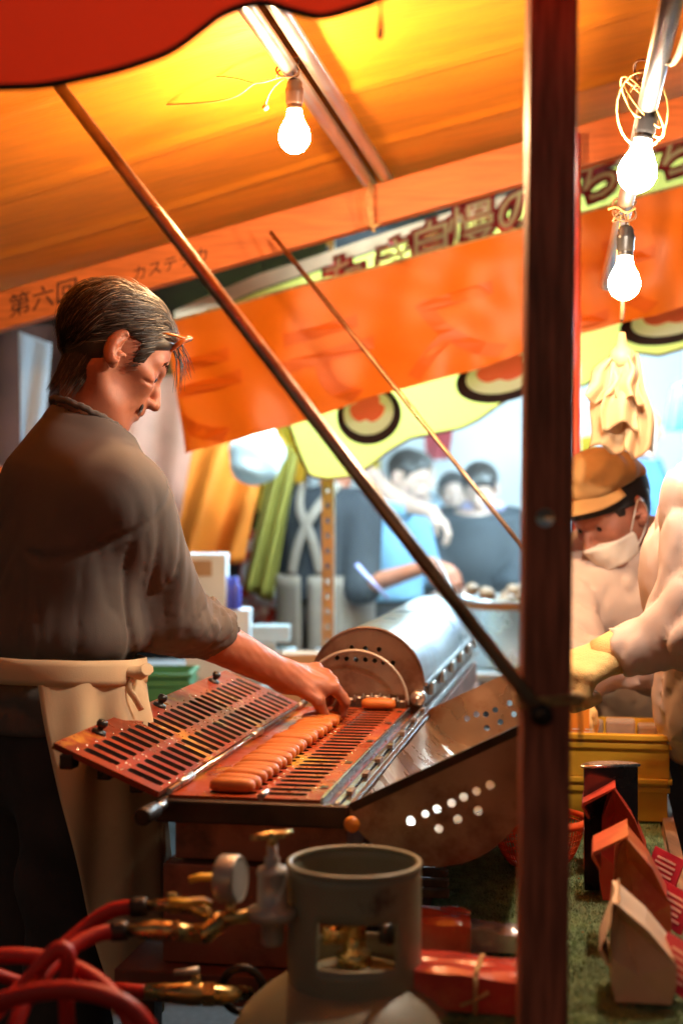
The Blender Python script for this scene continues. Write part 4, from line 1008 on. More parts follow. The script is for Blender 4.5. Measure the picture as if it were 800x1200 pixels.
def hand_geo(wr, d, n, curl, s=1.0, side=1, h=.004, thumb=(.6, .5), spread=.10, glove=0.0, forearm=None, fr=.030):
    """five-fingered hand: wr wrist, d towards the fingers, n out of the back of the hand, side +1 if the thumb leaves along d x n"""
    d = Vector(d).normalized(); n = Vector(n); n = (n-d*n.dot(d)).normalized(); w = d.cross(n)*side; wr = Vector(wr)
    segs = []
    def pt(x, y, z): return wr+d*x*s+w*y*s+n*z*s
    lens = [(.040,.026,.020), (.045,.029,.022), (.041,.027,.021), (.032,.020,.018)]
    fingers = []
    for k in range(4):
        y = .030-.020*k; kn = pt(.088-.004*abs(k-1)-(.008 if k == 3 else 0), y, .004); p = kn; a = 0; pts = [p]
        dirx = (d+w*(spread*(1.3-k))).normalized()
        for j in range(3):
            a += curl[k]*(.9, 1.15, .8)[j]; v = dirx*math.cos(a)-n*math.sin(a); p = p+v*lens[k][j]*s; pts.append(p)
        fingers.append((kn, y, pts))
    th0 = pt(.022, .026, -.004); t1 = th0+(d*.75+w*.62-n*.25).normalized()*.040*s; tdir = (d*(1-.3*thumb[0])-n*thumb[0]+w*(.30-thumb[1])).normalized(); t2 = t1+tdir*.030*s; t3 = t2+(tdir-n*.25*thumb[0]-w*.25*thumb[1]).normalized()*.024*s
    g = glove
    def fn(p):
        D = None
        for kn, y, pts in fingers:
            e = cap(p, pt(.008, y*.55, 0), kn, .0155*s+g, .0118*s+g); D = e if D is None else smin(D, e, .014*s)
        D = smin(D, ell(p, pt(.05, .022, -.008), (.030*s+g, .018*s+g, .022*s+g)), .012*s)
        D = smin(D, cap(p, th0, t1, .0145*s+g, .0115*s+g), .012*s)
        tb_ = chain(p, [V(*t1), V(*t2), V(*t3)], [.0112*s+g, .0102*s+g, .0080*s+g], .004); D = smin(D, tb_, .005*s)
        for kn, y, pts in fingers:
            e = chain(p, [V(*q) for q in pts], [.0108*s+g, .0098*s+g, .0088*s+g, .0074*s+g], .003); D = smin(D, e, .0035*s)
            D = smin(D, cap(p, kn+n*.003*s, kn+n*.0035*s, .0095*s+g), .006*s)
        if forearm is not None: D = smin(D, smin(cap(p, forearm, wr, fr*1.25, fr*.84), cap(p, wr, pt(.02, 0, 0), fr*.80, .022), .02), .018)
        D = D+.0006*nz3(p, 160, 1)
        return D
    allp = [q for f in fingers for q in f[2]]+[t1, t2, t3, wr]+([Vector(forearm)] if forearm is not None else [])
    lo = np.min([list(q) for q in allp], 0)-.045; hi = np.max([list(q) for q in allp], 0)+.045
    return surf(fn, lo, hi, h)
def skin_mat(name, col, var=.12):
    return mat(name, col, .5, var=var, vs=22, bump=.06, bs=420, sss=.25, col2=tuple(c*.72 for c in col), c2s=16, c2lo=.52, c2hi=.75)
eye_m = mat('eye_dark', (.02,.012,.01), .15); 

def person(label, J, cfg):
    """J: world joints. cfg: materials, resolution, fold function ..."""
    root = thing('person', label, 'person', (J['pel'][0], J['pel'][1], 0), cfg.get('group'))
    hres = cfg.get('hh', .0045); bres = cfg.get('hb', .011)
    skin = cfg['skin']; hy = cfg['head']; Rm = rotm(*hy); hc = np.array(J['head'], np.float32)
    o = cfg.get('ho', {}); geos = []
    if cfg.get('show_head', True):
        nb = (np.array(J['neck'], np.float32)-hc)@Rm; o = dict(o); o['neck'] = tuple(nb)
        lo = np.minimum(np.array((-.14,-.11,-.16)), nb-.075); hi = np.maximum(np.array((.135,.11,.15)), nb+.075)
        v, f = surf(lambda p: head_sdf(p, o), lo, hi, hres); geos.append((v@Rm.T+hc, f, 0))
    for sd in ('L', 'R'):
        if 'wr'+sd in J and cfg.get('hand'+sd):
            hcf = dict(cfg['hand'+sd]); m_ = hcf.pop('mi', 0); fa = None
            if hcf.pop('fore', True): fa = np.array(J['el'+sd])*.72+np.array(J['wr'+sd])*.28
            v, f = hand_geo(J['wr'+sd], forearm=fa, h=cfg.get('hhand', .0055), **hcf); geos.append((v, f, m_))
    # limbs and trunk under the clothes
    pel, ch, nk = [np.array(J[k], np.float32) for k in ('pel','chest','neck')]
    shL, shR = np.array(J['shL'], np.float32), np.array(J['shR'], np.float32)
    up = (ch-pel)/np.linalg.norm(ch-pel); lf = shL-shR; lf = lf-up*(lf@up); lf /= np.linalg.norm(lf); fw = np.cross(lf, up)
    RT_ = np.stack([fw, lf, up], 1)
    bl_ = cfg.get('bulk', 1.0)
    def trunk(p, g):
        D = ell(p, ch-fw*.005, (.112*bl_+g, .168*bl_+g, .19+g), RT_)
        D = smin(D, ell(p, pel*.55+ch*.45, (.108*bl_+g, .150*bl_+g, .20+g), RT_), .06)
        D = smin(D, ell(p, pel+up*.02, (.112*bl_+g, .160*bl_+g, .13+g), RT_), .06)
        D = smin(D, cap(p, shL-lf*.03, shR+lf*.03, .060*bl_+g), .07)
        D = smin(D, cap(p, ch+up*.12-fw*.02, nk-up*.015, .085*bl_+g, .056+g), .06)
        return D
    def arm(p, s_, g, frac, rc=None, k=.03):
        sh, el, wr = [np.array(J[q+s_], np.float32) for q in ('sh','el','wr')]
        e2 = el+(wr-el)*frac; r1 = .040+g
        return chain(p, [sh, el, e2], [.056*bl_+g, .047+g, (rc if rc else r1)], k)
    def body(p):
        D = trunk(p, -.012)
        for s_ in 'LR':
            if 'wr'+s_ in J: D = smin(D, arm(p, s_, -.010, .6), .03)
        for s_ in 'LR':
            if 'kn'+s_ in J: D = smin(D, chain(p, [np.array(J[q+s_], np.float32) for q in ('hip','kn','an')], [.075, .048, .034], .03), .04)
        return D
    allj = np.array([J[k] for k in J if k not in ('head',)], np.float32)
    lo, hi = allj.min(0)-.24, allj.max(0)+.17
    if cfg.get('core', True):
        v, f = surf(body, lo, hi, .022); geos.append((v, f, 0))
    bo = np_obj('body', geos, [skin]+cfg.get('xmats', []), root)
    out = {'root': root, 'body': bo, 'Rm': Rm, 'hc': hc, 'fw': fw, 'lf': lf, 'up': up}
    # upper garment
    hem = cfg.get('hem', pel[2]); sl = cfg.get('sleeve', .9); g0 = cfg.get('loose', .014); fold = cfg.get('fold')
    def top(p):
        D = trunk(p, g0)
        for s_ in 'LR':
            if 'wr'+s_ in J:
                a_ = arm(p, s_, g0+.004, sl, cfg.get('cuff'))
                sh, el, wr = [np.array(J[q+s_], np.float32) for q in ('sh','el','wr')]
                e2 = el+(wr-el)*sl; dv = (wr-el)/np.linalg.norm(wr-el)
                a_ = smax(a_, np.where(((p-el)@dv) > -.05, (p-e2)@dv, -1.0), .006) if sl > 0.02 else a_
                D = smin(D, a_, .035)
        if fold is not None: D = D+fold(p)
        D = smax(D, hem-p[..., 2], .008)
        nn = nk+(hc-nk)*.10; nv = (hc-nk)/np.linalg.norm(hc-nk)*.6+np.array((0,0,1))*.5+fw*cfg.get('neckfwd', 0.0); nv = nv/np.linalg.norm(nv)
        D = smax(D, (p-nn)@nv.astype(np.float32)-.0, .006)
        # opening round the neck
        D = smax(D, -cap(p, hc-nv*.02, nk-nv*.005, .066, .066), .006) if cfg.get('neckhole', True) else D
        return D
    sel = [k for k in J if k[:2] in ('sh','el','wr') or k in ('pel','chest','neck')]
    aj = np.array([J[k] for k in sel], np.float32); lo, hi = aj.min(0)-.23, aj.max(0)+.15
    lo[2] = max(lo[2], hem-.03)
    v, f = surf(top, lo, hi, bres); out['top'] = np_obj(cfg.get('topname', 'shirt'), [(v, f, 0)], cfg['topm'], root)
    # trousers and shoes
    if 'knL' in J:
        tf = cfg.get('tfold')
        wz = cfg.get('waist', hem+.02)
        def tr(p):
            D = ell(p, pel-up*.0, (.120*bl_, .168*bl_, .15), RT_)
            for s_ in 'LR':
                D = smin(D, chain(p, [np.array(J[q+s_], np.float32) for q in ('hip','kn','an')], [.088, .066, .055], .04), .03)
            if tf is not None: D = D+tf(p)
            D = smax(D, p[..., 2]-wz, .005); return smax(D, .05-p[..., 2], .005)
        aj = np.array([J[k] for k in J if k[:2] in ('hi','kn','an') or k == 'pel'], np.float32); lo, hi = aj.min(0)-.20, aj.max(0)+.20
        hi[2] = wz+.03; lo[2] = .02
        v, f = surf(tr, lo, hi, cfg.get('ht', .014)); out['trousers'] = np_obj('trousers', [(v, f, 0)], cfg['trm'], root)
        for s_ in 'LR':
            an = np.array(J['an'+s_], np.float32); a0 = V(an[0], an[1], .045); tp_ = a0+fw*V(.17,.17,0); tp_[2] = .035
            v, f = surf(lambda p: smax(smin(cap(p, a0-fw*.05, tp_, .042, .036), cap(p, a0, a0+V(0,0,.05), .042), .02), .004-p[..., 2], .004), np.minimum(a0, tp_)-.11, np.maximum(a0, tp_)+.11, .012)
            np_obj('shoe', [(v, f, 0)], cfg.get('shoem', black_m), root)
    # hair
    if cfg.get('hair') is not None and cfg.get('show_head', True):
        geos = []; mats_ = [cfg['hair']]+([cfg['hair2']] if 'hair2' in cfg else [])
        v, f = surf(lambda p: hair_sdf(p, cfg.get('hairo', {})), (-.15,-.12,-.16), (.13,.12,.16), cfg.get('hhair', .006)); geos.append((v@Rm.T+hc, f, 0))
        out['hair'] = np_obj('hair', geos, mats_, root)
    return out
# ------------------------------------------------------------------ the griddle vendor
skin1 = skin_mat('tanned_skin', (.43,.150,.080))
shirt_m = mat('brown_grey_jersey', (.112,.098,.090), .9, var=.10, vs=8, bump=.35, bs=700, bdist=.0008)
jeans_m = mat('dark_denim', (.034,.028,.028), .85, var=.35, vs=9, bump=.4, bs=500, col2=(.05,.04,.04), c2s=6, c2lo=.58, c2hi=.75, bdist=.0008)
apron_m = mat('cream_apron_cotton', (.70,.54,.33), .9, var=.08, vs=7, bump=.35, bs=600, bdist=.0008, col2=(.52,.36,.2), c2s=5, c2lo=.6, c2hi=.8)
hair_d = mat('black_hair', (.022,.014,.010), .42, var=.3, vs=40); hair_g = mat('greying_hair', (.17,.125,.085), .42, var=.3, vs=40)
wl_ = Vector((.5, -.87, 0)); 
J1 = dict(pel=(-.515,2.455,.965), chest=(-.468,2.475,1.285), neck=(-.440,2.478,1.503), head=(-.398,2.486,1.622),
    shL=(-.525,2.61,1.372), elL=(-.58,2.74,1.14), wrL=(-.44,2.72,1.00),
    shR=(-.368,2.362,1.372), elR=(-.300,2.535,1.160), wrR=(-.106,2.715,1.036),
    hipL=(-.56,2.54,.90), knL=(-.55,2.56,.50), anL=(-.60,2.58,.09), hipR=(-.465,2.375,.90), knR=(-.45,2.36,.50), anR=(-.50,2.34,.09))
def ridge(p, f, k): return 1-np.minimum(1, np.abs(nz3(p, f, k))*1.3)
def fold1(p):
    x, y, z = p[..., 0], p[..., 1], p[..., 2]
    sh, el, wr = V(*J1['shR']), V(*J1['elR']), V(*J1['wrR'])
    low = np.clip((1.42-z)/.22, 0, 1)
    w1 = nz3(p*V(1,1,.22), 30, 0)*.0030
    drape = low*(.0095*ridge(p*V(1,1,.30), 24, 1)**4+.0035*ridge(p*V(1.1,1.1,.55), 40, 2)**3)   # creases falling from the shoulder
    dv = (wr-el)/np.linalg.norm(wr-el); t2 = (p-el)@dv
    near = np.exp(-((p-(el*.8+wr*.2))**2).sum(-1)/.012)
    w2 = near*(.014*ridge(p+np.stack([t2*1.2]*3, -1)*dv, 34, 3)**3-.004)
    t1 = (p-sh)@((el-sh)/np.linalg.norm(el-sh))
    seam = .0045*np.exp(-((t1-.015)/.006)**2)*(((p-sh)**2).sum(-1) < .03)
    hang = -np.exp(-((z-1.14)/.04)**2)*.012+np.exp(-((z-1.082)/.024)**2)*.018
    return w1+drape+w2+seam+hang
P1 = person('man in brown grey shirt and cream apron bending over the griddle', J1, dict(
    skin=skin1, head=(R(19), R(34), R(-4)), ho=dict(gaunt=1), hh=.0030, hb=.0062, ht=.011, hhair=.0045,
    handR=dict(d=Vector((.84,.46,-.14)), n=Vector((.10,-.45,.88)), curl=(.70,.76,.80,.84), side=1, s=1.06, thumb=(.95,.35), fr=.034), hhand=.0036,
    topm=shirt_m, hem=.985, sleeve=.36, cuff=.057, loose=.020, fold=fold1, trm=jeans_m, waist=1.03, neckhole=True, neckfwd=.32,
    tfold=lambda p: .006*nz3(p*V(1,1,1.6), 20, 4)+.005*np.sin(p[..., 2]*34+p[..., 0]*30+3*nz3(p, 8, 1)),
    hair=hair_d, hairo=dict(style='short', lift=.007, rough=.0016)))
root = P1['root']; Rm, hc = P1['Rm'], P1['hc']
def HL(x, y, z): return Vector((np.array((x, y, z))@Rm.T+hc).tolist())
v, f, mi = strands(dict(grey=.20), Rm, hc, 4800, 3)
me = bpy.data.meshes.new('hair_strands'); me.from_pydata(v.tolist(), [], f.tolist()); me.materials.append(hair_d); me.materials.append(hair_g)
me.polygons.foreach_set('material_index', mi); me.polygons.foreach_set('use_smooth', [True]*len(mi)); me.update()
o = bpy.data.objects.new('hair_strands', me); COL.objects.link(o); put(o, P1['hair']); o.parent = P1['hair']; o.matrix_parent_inverse = Matrix.Identity(4)
o.matrix_parent_inverse = (Matrix.Translation(root.location) @ P1['hair'].matrix_parent_inverse).inverted() if False else Matrix.Identity(4)
# loose fringe, brows, moustache and stubble hairs
def hairs(name, rootsdirs, w, m):
    b = MB()
    for p_, d_, L_, bend in rootsdirs:
        q0 = HL(*p_); q1 = HL(*(np.array(p_)+np.array(d_)*L_*.5+np.array(bend)*.3)); q2 = HL(*(np.array(p_)+np.array(d_)*L_+np.array(bend)))
        b.tube([q0, q1, q2], [w, w*.8, w*.2], 4, cap=False)
    return b.build(name, m, root)
rr_ = np.random.default_rng(5); L = []
for k in range(26):
    y = rr_.uniform(-.045,.03); L.append(((.080, y, .080), (.9, rr_.normal()*.3, -.1), rr_.uniform(.03,.05), (.012, 0, -rr_.uniform(.02,.07))))
hairs('fringe', L, .0007, hair_d)
L = []
for s_ in (-1, 1):
    for k in range(50):
        t = rr_.random(); L.append(((.088-.016*t, s_*(.012+.036*t), .024+.006*math.sin(t*3)+rr_.normal()*.002), (.3, s_*.7, .35), .012, (0,0,0)))
eb = hairs('eyebrow', L[:50], .0006, hair_d); eb = hairs('eyebrow', L[50:], .0006, hair_d)
L = []
for k in range(260):
    y = rr_.uniform(-.026,.026); L.append(((.094-.35*abs(y), y, -.050+rr_.normal()*.003), (.35, .4*np.sign(y), -.8), .010, (0,0,0)))
for k in range(200):
    y = rr_.uniform(-.020,.020); L.append(((.084-.3*abs(y), y, -.094+rr_.normal()*.008), (.4, .1*np.sign(y), -.8), .013, (0,0,0)))
for k in range(420):
    t = rr_.random(); sd_ = rr_.choice((-1, 1)); L.append(((.076-.07*t+rr_.normal()*.003, sd_*(.022+.030*t), -.092+.030*t+rr_.normal()*.008), (.15, .35*sd_, -.9), .006, (0,0,0)))
hairs('beard', L, .0007, hair_d)
for s_ in (-1, 1):
    b = MB(); b.lathe([(.0001,-.0125)]+[(.0125*math.cos(a), .0125*math.sin(a)) for a in [R(-70), R(-35), 0, R(35), R(70)]]+[(.0001,.0125)], HL(.0705, s_*.031, .001), Vector((0,0,1)), 14); b.build('eye', eye_m, P1['root'])
# amber glasses pushed up into the hair
gl = thing('eyeglasses', 'amber framed eyeglasses pushed up into the man\'s hair', 'glasses', HL(.085, 0, .085))
amb = mat('amber_acetate', (.60,.13,.012), .2, var=.1, coat=.5)
def GL(x, y, z): return HL(.080+x*.8, y*.86, .078+z)
for s_ in (-1, 1):
    b = MB(); b.tube([GL(.004-.012*abs(math.cos(a))*.4+.010*math.sin(a), s_*.034+.026*math.cos(a), .018*math.sin(a)+.004) for a in [2*math.pi*k/24 for k in range(24)]], .0042, 6, closed=True); b.build('rim', amb, gl)
    b = MB(); b.tube([GL(.000, s_*.060, .010), GL(-.02, s_*.070, .002), GL(-.05, s_*.074, -.010), GL(-.08, s_*.074, -.03)], .0026, 6); b.build('temple', amb, gl)
b = MB(); b.tube([GL(.006, -.009, .01), GL(.010, 0, .013), GL(.006, .009, .01)], .0026, 6); b.build('bridge', amb, gl)
# frayed ribbed collar
nkv = Vector(J1['neck']); hv = (Vector(J1['head'])-nkv).normalized(); nv = (hv*.6+Vector((0,0,1))*.5+Vector(P1['fw'].tolist())*.32).normalized()
e1 = nv.orthogonal().normalized(); e2 = nv.cross(e1); cn = nkv+nv*.012-Vector(P1['fw'].tolist())*.006
b = MB(); b.tube([cn+(e1*math.cos(a)+e2*math.sin(a))*(.0690+.0005*math.sin(a*26))+nv*(.0008*math.sin(a*31)+.0008*math.sin(a*13)) for a in [2*math.pi*k/120 for k in range(120)]], .0062, 8, closed=True)
b.build('collar', shirt_m, P1['root'])
# apron: band round the waist, skirt, knot
ap = root
fwv = Vector((math.cos(R(28)), math.sin(R(28)), 0)); lfv = Vector((-fwv.y, fwv.x, 0))
wc = Vector((-.503, 2.462, 1.075))
def ring(a, z, g=0.0, k=0.0):
    # a measured from the front; ellipse round the body at height z
    tz = max(0, 1.085-z); rx = .152+g+.07*tz+.02*min(1, tz*4); ry = .190+g+.02*tz+.018*min(1, tz*4)
    c = wc+fwv*(.0-.02*tz)
    return Vector((c.x, c.y, z))+fwv*(rx*math.cos(a))+lfv*(ry*math.sin(a))
b = MB(); b.sheet(lambda i, j: ring(2*math.pi*i, 1.105-.042*j+.012*math.cos(2*math.pi*i)*0-.01*math.sin(2*math.pi*i+1), .005+.003*math.sin(j*3.1)+.002*math.sin(i*70+j*2)), 90, 4); b.build('apron_band', apron_m, ap, fix=False, solid=.003)
def skirt(i, j):
    a0 = R(-118)+R(44)*j; a1 = R(100)
    a = a0+(a1-a0)*i; z = 1.085-.56*j
    g = .010*j+.012*math.sin(a*7+1.2+1.5*j)*min(1, j*6)+.006*math.sin(a*15+3*j)*min(1, j*8)+.004
    return ring(a, z, g)
b = MB(); b.sheet(skirt, 80, 50); b.build('apron_skirt', apron_m, ap, fix=False, solid=.002)
kn = P(164, 789, 2.36)
b = MB(); b.tube([P(140, 783, 2.36), P(152, 787, 2.35), kn, P(173, 784, 2.35)], [.010, .013, .018, .015], 8, flat=.7)
b.tube(spline([P(155, 792, 2.35), P(151, 806, 2.34), P(158, 818, 2.34), P(166, 832, 2.35)], 5), [.006]*16, 6, flat=.35); b.build('apron_knot', apron_m, ap)

# ------------------------------------------------------------------ the two vendors at the counter
coat_m = mat('pale_pink_work_coat', (.62,.49,.43), .8, var=.06, vs=6, bump=.25, bs=500, bdist=.0008)
coat2_m = mat('pale_beige_work_coat', (.50,.39,.34), .8, var=.06, vs=6, bump=.25, bs=500, bdist=.0008)
skin2 = skin_mat('reddened_skin', (.42,.16,.095)); glove_m = mat('cream_work_glove', (.78,.54,.22), .75, var=.12, vs=12, bump=.5, bs=300)
mask_m = mat('white_face_mask', (.80,.72,.62), .8, var=.04)
def foldc(p):
    return .0030*nz3(p, 24, 0)+.015*ridge(p*V(1,1,.6), 21, 1)**3+.009*ridge(p*V(.8,1,1.3), 38, 2)**3+.003*ridge(p, 60, 3)**2-.005
Yc = 3.25
J2 = dict(pel=(.70,3.42,.88), chest=(.668,3.36,1.14), neck=(.645,3.30,1.285), head=P(716, 601, Yc)[:],
    shR=(.525,3.30,1.19), elR=(.500,3.12,.99), wrR=(.44,2.98,.99), shL=(.83,3.36,1.20), elL=(.80,3.14,1.0), wrL=(.47,3.05,1.03),
    hipL=(.79,3.46,.82), knL=(.79,3.42,.45), anL=(.79,3.46,.09), hipR=(.62,3.44,.82), knR=(.62,3.40,.45), anR=(.62,3.44,.09))
P2 = person('vendor in tan cap, white mask and pale coat leaning over the yellow crates', J2, dict(skin=skin2, head=(R(215), R(30), R(6)), hh=.0042, hb=.010,
    handL=dict(d=(-.6,-.6,-.5), n=(-.2,-.5,.8), curl=(.5,.5,.5,.5), side=-1, glove=.002, mi=1, fore=False), handR=dict(d=(.4,-.7,-.5), n=(0,-.5,.8), curl=(.5,.5,.5,.5), side=1, glove=.002, mi=1, fore=False), xmats=[glove_m],
    topm=coat2_m, topname='coat', hem=.62, sleeve=1.0, cuff=.045, loose=.026, fold=foldc, trm=jeans_m, waist=.9, hair=hair_d, hairo=dict(lift=.006)))
root2 = P2['root']; Rm2, hc2 = P2['Rm'], P2['hc']
def cap_sdf(p):
    q = p-V(-.012,0,.038); D = ell(p, (-.012, 0, .050), (.112, .090, .092)); D = smax(D, .062+.12*p[..., 0]-p[..., 2], .01)
    crown = ell(p, (.02, .0, .105), (.085, .085, .055)); D = smin(D, crown, .025)
    return D+.0035*nz3(p*V(1,1.5,1.5), 45, 1)
v, f = surf(cap_sdf, (-.16,-.13,-.02), (.16,.13,.19), .005)
tan_m = mat('tan_cotton_cap', (.38,.215,.075), .85, var=.15, vs=14, bump=.3, bs=400); bk = mat('black_cloth', (.02,.018,.018), .85)
capo = np_obj('cap', [(v@Rm2.T+hc2, f, 0)], tan_m, root2)
def H2(x, y, z): return Vector((np.array((x, y, z))@Rm2.T+hc2).tolist())
b = MB()
def brim(i, j):
    a = R(-75)+R(150)*i; r = .098+.062*j*math.cos(a*.75)
    return H2(-.006+r*math.cos(a), (.088+.02*j)*math.sin(a), 0.086-.020*j-.018*math.sin(a)**2+.004*math.sin(a*5))
b.sheet(brim, 24, 6); b.build('brim', tan_m, root2, fix=False, solid=.004)
def band_sdf(p):
    D = ell(p, (-.012, 0, .040), (.109, .0865, .094)); D = smax(D, p[..., 2]-.062-.1*p[..., 0], .006); return smax(D, (.010-.35*p[..., 0]*0)-p[..., 2]+.25*p[..., 0], .006)
v, f = surf(band_sdf, (-.15,-.12,-.05), (.13,.12,.12), .005)
np_obj('cap_band', [(v@Rm2.T+hc2, f, 0)], bk, root2)
def mask_sdf(p):
    D = head_sdf(p, dict(neck=(-.05,0,-.19)))-.006; D = smin(D, ell(p, (.072, 0, -.052), (.034, .040, .036)), .02)
    D = smax(D, p[..., 2]+.028+.2*np.abs(p[..., 1]), .006); D = smax(D, -.100-p[..., 2]*1.0, .006); return smax(D, .020+.0*p[..., 0]-p[..., 0], .006)
v, f = surf(mask_sdf, (-.0,-.09,-.13), (.13,.09,.0), .004); np_obj('face_mask', [(v@Rm2.T+hc2, f, 0)], mask_m, root2)
for s_ in (-1, 1):
    b = MB(); b.tube(spline([H2(.030, s_*.066, -.038), H2(.012, s_*.078, -.01), H2(-.012, s_*.088, .018), H2(-.022, s_*.088, -.01), H2(-.006, s_*.074, -.05), H2(.03, s_*.062, -.078)], 6), .0018, 6); b.build('mask_loop', mask_m, root2)
    b = MB(); b.lathe([(.0001,-.0125)]+[(.0125*math.cos(a), .0125*math.sin(a)) for a in [R(-70), R(-35), 0, R(35), R(70)]]+[(.0001,.0125)], H2(.0705, s_*.031, .000), Vector((0,0,1)), 12); b.build('eye', eye_m, root2)
# near vendor at the right edge, stooping over the counter
J3 = dict(pel=(1.02,2.72,.95), chest=(.86,2.60,1.23), neck=(.80,2.48,1.42), head=(.76,2.38,1.56),
    shR=(.70,2.70,1.33), elR=(.685,2.60,1.075), wrR=P(716, 768, 2.62)[:], shL=(.90,2.36,1.34), elL=(.93,2.20,1.10), wrL=(.86,2.05,.98),
    hipL=(1.05,2.62,.88), knL=(1.04,2.62,.48), anL=(1.06,2.64,.09), hipR=(1.03,2.82,.88), knR=(1.02,2.82,.48), anR=(1.04,2.84,.09))
J3['shR'] = P(838, 585, 2.55)[:]; J3['elR'] = P(822, 728, 2.55)[:]; J3['wrR'] = P(718, 766, 2.60)[:]
J3['chest'] = (.775,2.72,1.24); J3['neck'] = (.80,2.62,1.43); J3['head'] = (.80,2.54,1.56); J3['shL'] = (.98,2.66,1.34); J3['elL'] = (1.0,2.5,1.12); J3['wrL'] = (.9,2.4,1.0); J3['pel'] = (.815,2.82,.95)
J3['hipL'] = (.95,2.88,.88); J3['knL'] = (.95,2.88,.48); J3['anL'] = (.95,2.9,.09); J3['hipR'] = (.76,2.84,.88); J3['knR'] = (.80,2.86,.48); J3['anR'] = (.80,2.88,.09)
P3 = person('vendor in pale pink work coat reaching a gloved hand across the counter', J3, dict(skin=skin2, head=(R(220), R(30), 0), hh=.006, hb=.0095, bulk=1.06,
    handR=dict(d=(-.84,-.28,-.38), n=(-.40,-.52,.74), curl=(.92,.94,.96,.98), side=1, s=1.05, glove=.0055, mi=1, fore=False, thumb=(.7,.3)), xmats=[glove_m], hhand=.0045,
    topm=coat_m, topname='coat', hem=.70, sleeve=.97, cuff=.050, loose=.030, fold=foldc, trm=jeans_m, waist=.93, hair=hair_d))
b = MB(); w3 = Vector(J3['wrR']); e3 = Vector(J3['elR']); dv = (w3-e3).normalized(); n1 = dv.orthogonal().normalized(); n2 = dv.cross(n1)
b.tube([w3-dv*.035, w3-dv*.02, w3+dv*.005, w3+dv*.03], [.040, .043, .039, .036], 16); b.build('glove_cuff', glove_m, P3['root'])
# ------------------------------------------------------------------ hanging cream gloves on the lamp pipe
gv = thing('hanging_gloves', 'bunch of cream vinyl gloves hanging from the lamp pipe', 'gloves', P(730, 430, 2.95))
Yg = 2.98
for k, (tx, ty, bx_, by, w_, dy, ph) in enumerate(((720,418,714,527,.085,.012,.3),(738,414,749,533,.062,.006,1.7),(714,420,704,468,.066,-.014,2.2),(729,414,726,500,.078,-.022,4.1),(734,418,738,470,.05,-.034,5.0))):
    t_, b_ = P(tx, ty, Yg+dy*.4), P(bx_, by, Yg+dy)
    def gfn(i, j, t_=t_, b_=b_, w_=w_, ph=ph):
        c = t_.lerp(b_, j); wd_ = w_*(.30+.70*min(1, j*1.9)**.7); x = (i-.5)*wd_
        return c+Vector((x+.004*math.sin(9*j+ph), .012*math.sin(i*9+ph+2.2*j)*(.5+.5*j)-.02*(1-(2*i-1)**2)*(1-j), .010*math.sin(i*7+ph)*j))
    b = MB(); b.sheet(gfn, 22, 22); b.build('vinyl_glove', glv, gv, fix=False, solid=.0025)
b = MB(); b.lathe([(.0001,-.026),(.018,-.020),(.027,-.004),(.024,.012),(.012,.024),(.008,.05),(.0001,.052)], P(728, 418, Yg-.012), n=16); b.build('knot', glv, gv)
b = MB(); b.tube(spline([P(728, 375, Yg), P(729, 350, Yg-.05), P(727, 300, 2.97)], 6), .004, 8); b.build('strap', glv, gv)

# ------------------------------------------------------------------ neighbouring stall behind
wh = mat('white_vinyl_wall', (.86,.88,.88), .6, var=.05, vs=2)
b = MB(); b.sheet(lambda i, j: Vector((-.2+7.0*i, 8.8+.06*math.sin(i*40), 2.9*j+.02)), 80, 6); o = b.build('tent_wall', wh, fix=False); tag(o, 'white vinyl tent wall closing off the bright stall behind the crowd', 'tent wall')
def hang(name, label, cat, pxs, Y, m, amp=.03, fr=16, n=40):
    tl, tr, bl_, br = [P(x, y, Y) for x, y in pxs]
    def fn(i, j):
        p = tl.lerp(tr, i).lerp(bl_.lerp(br, i), j); return p+Vector((0, amp*math.sin(i*fr+2*j)*(.4+.6*j), 0))
    b = MB(); b.sheet(fn, n, 16); o = b.build(name, m, fix=False, solid=.003); return tag(o, label, cat)
hang('tarp', 'pale pink plastic tarp hanging behind the vendor\'s face', 'tarp', ((120,440),(262,440),(120,720),(240,720)), 6.2, mat('pink_tarp', (.88,.42,.28), .5, var=.1, trans=.3))
hang('hanging_cloth', 'orange cloth draped beside the pink tarp', 'cloth', ((232,490),(318,500),(200,660),(285,660)), 5.6, mat('orange_cloth', (.82,.22,.015), .7, var=.08, trans=.3), .05, 11)
hang('hanging_cloth', 'yellow green cloth draped beside the orange one', 'cloth', ((322,520),(352,520),(284,690),(318,705)), 5.9, mat('yellow_cloth', (.34,.28,.05), .7, var=.1, trans=.3), .05, 13)
hang('hanging_cloth', 'golden yellow cloth hanging behind the white bag', 'cloth', ((300,470),(370,470),(300,600),(350,600)), 6.6, mat('gold_cloth', (.75,.42,.03), .7, var=.1, trans=.3), .04, 9)
bagw = mat('white_plastic_bag', (.78,.84,.86), .35, var=.05, trans=.3)
v, f = surf(lambda p: smin(ell(p, P(300, 535, 5.3), (.11,.09,.10)), cap(p, P(300, 535, 5.3), P(322, 490, 5.3), .07, .02), .04)+.012*nz3(p, 26, 1), np.array(P(300,535,5.3))-.22, np.array(P(300,535,5.3))+.25, .014)
o = np_obj('plastic_bag', [(v, f, 0)], bagw, None); tag(o, 'white plastic bag hanging bunched among the coloured cloths', 'plastic bag')
hang('added_backdrop', 'added dark red brown sheet blocking the sky glow behind the towel', 'cloth', ((-420,330),(118,330),(-420,1010),(118,1010)), 5.4, mat('dark_backdrop', (.10,.03,.02), .85, var=.2), .05, 30, 60)  # added backdrop sheet blocks the horizon glow at the left edge
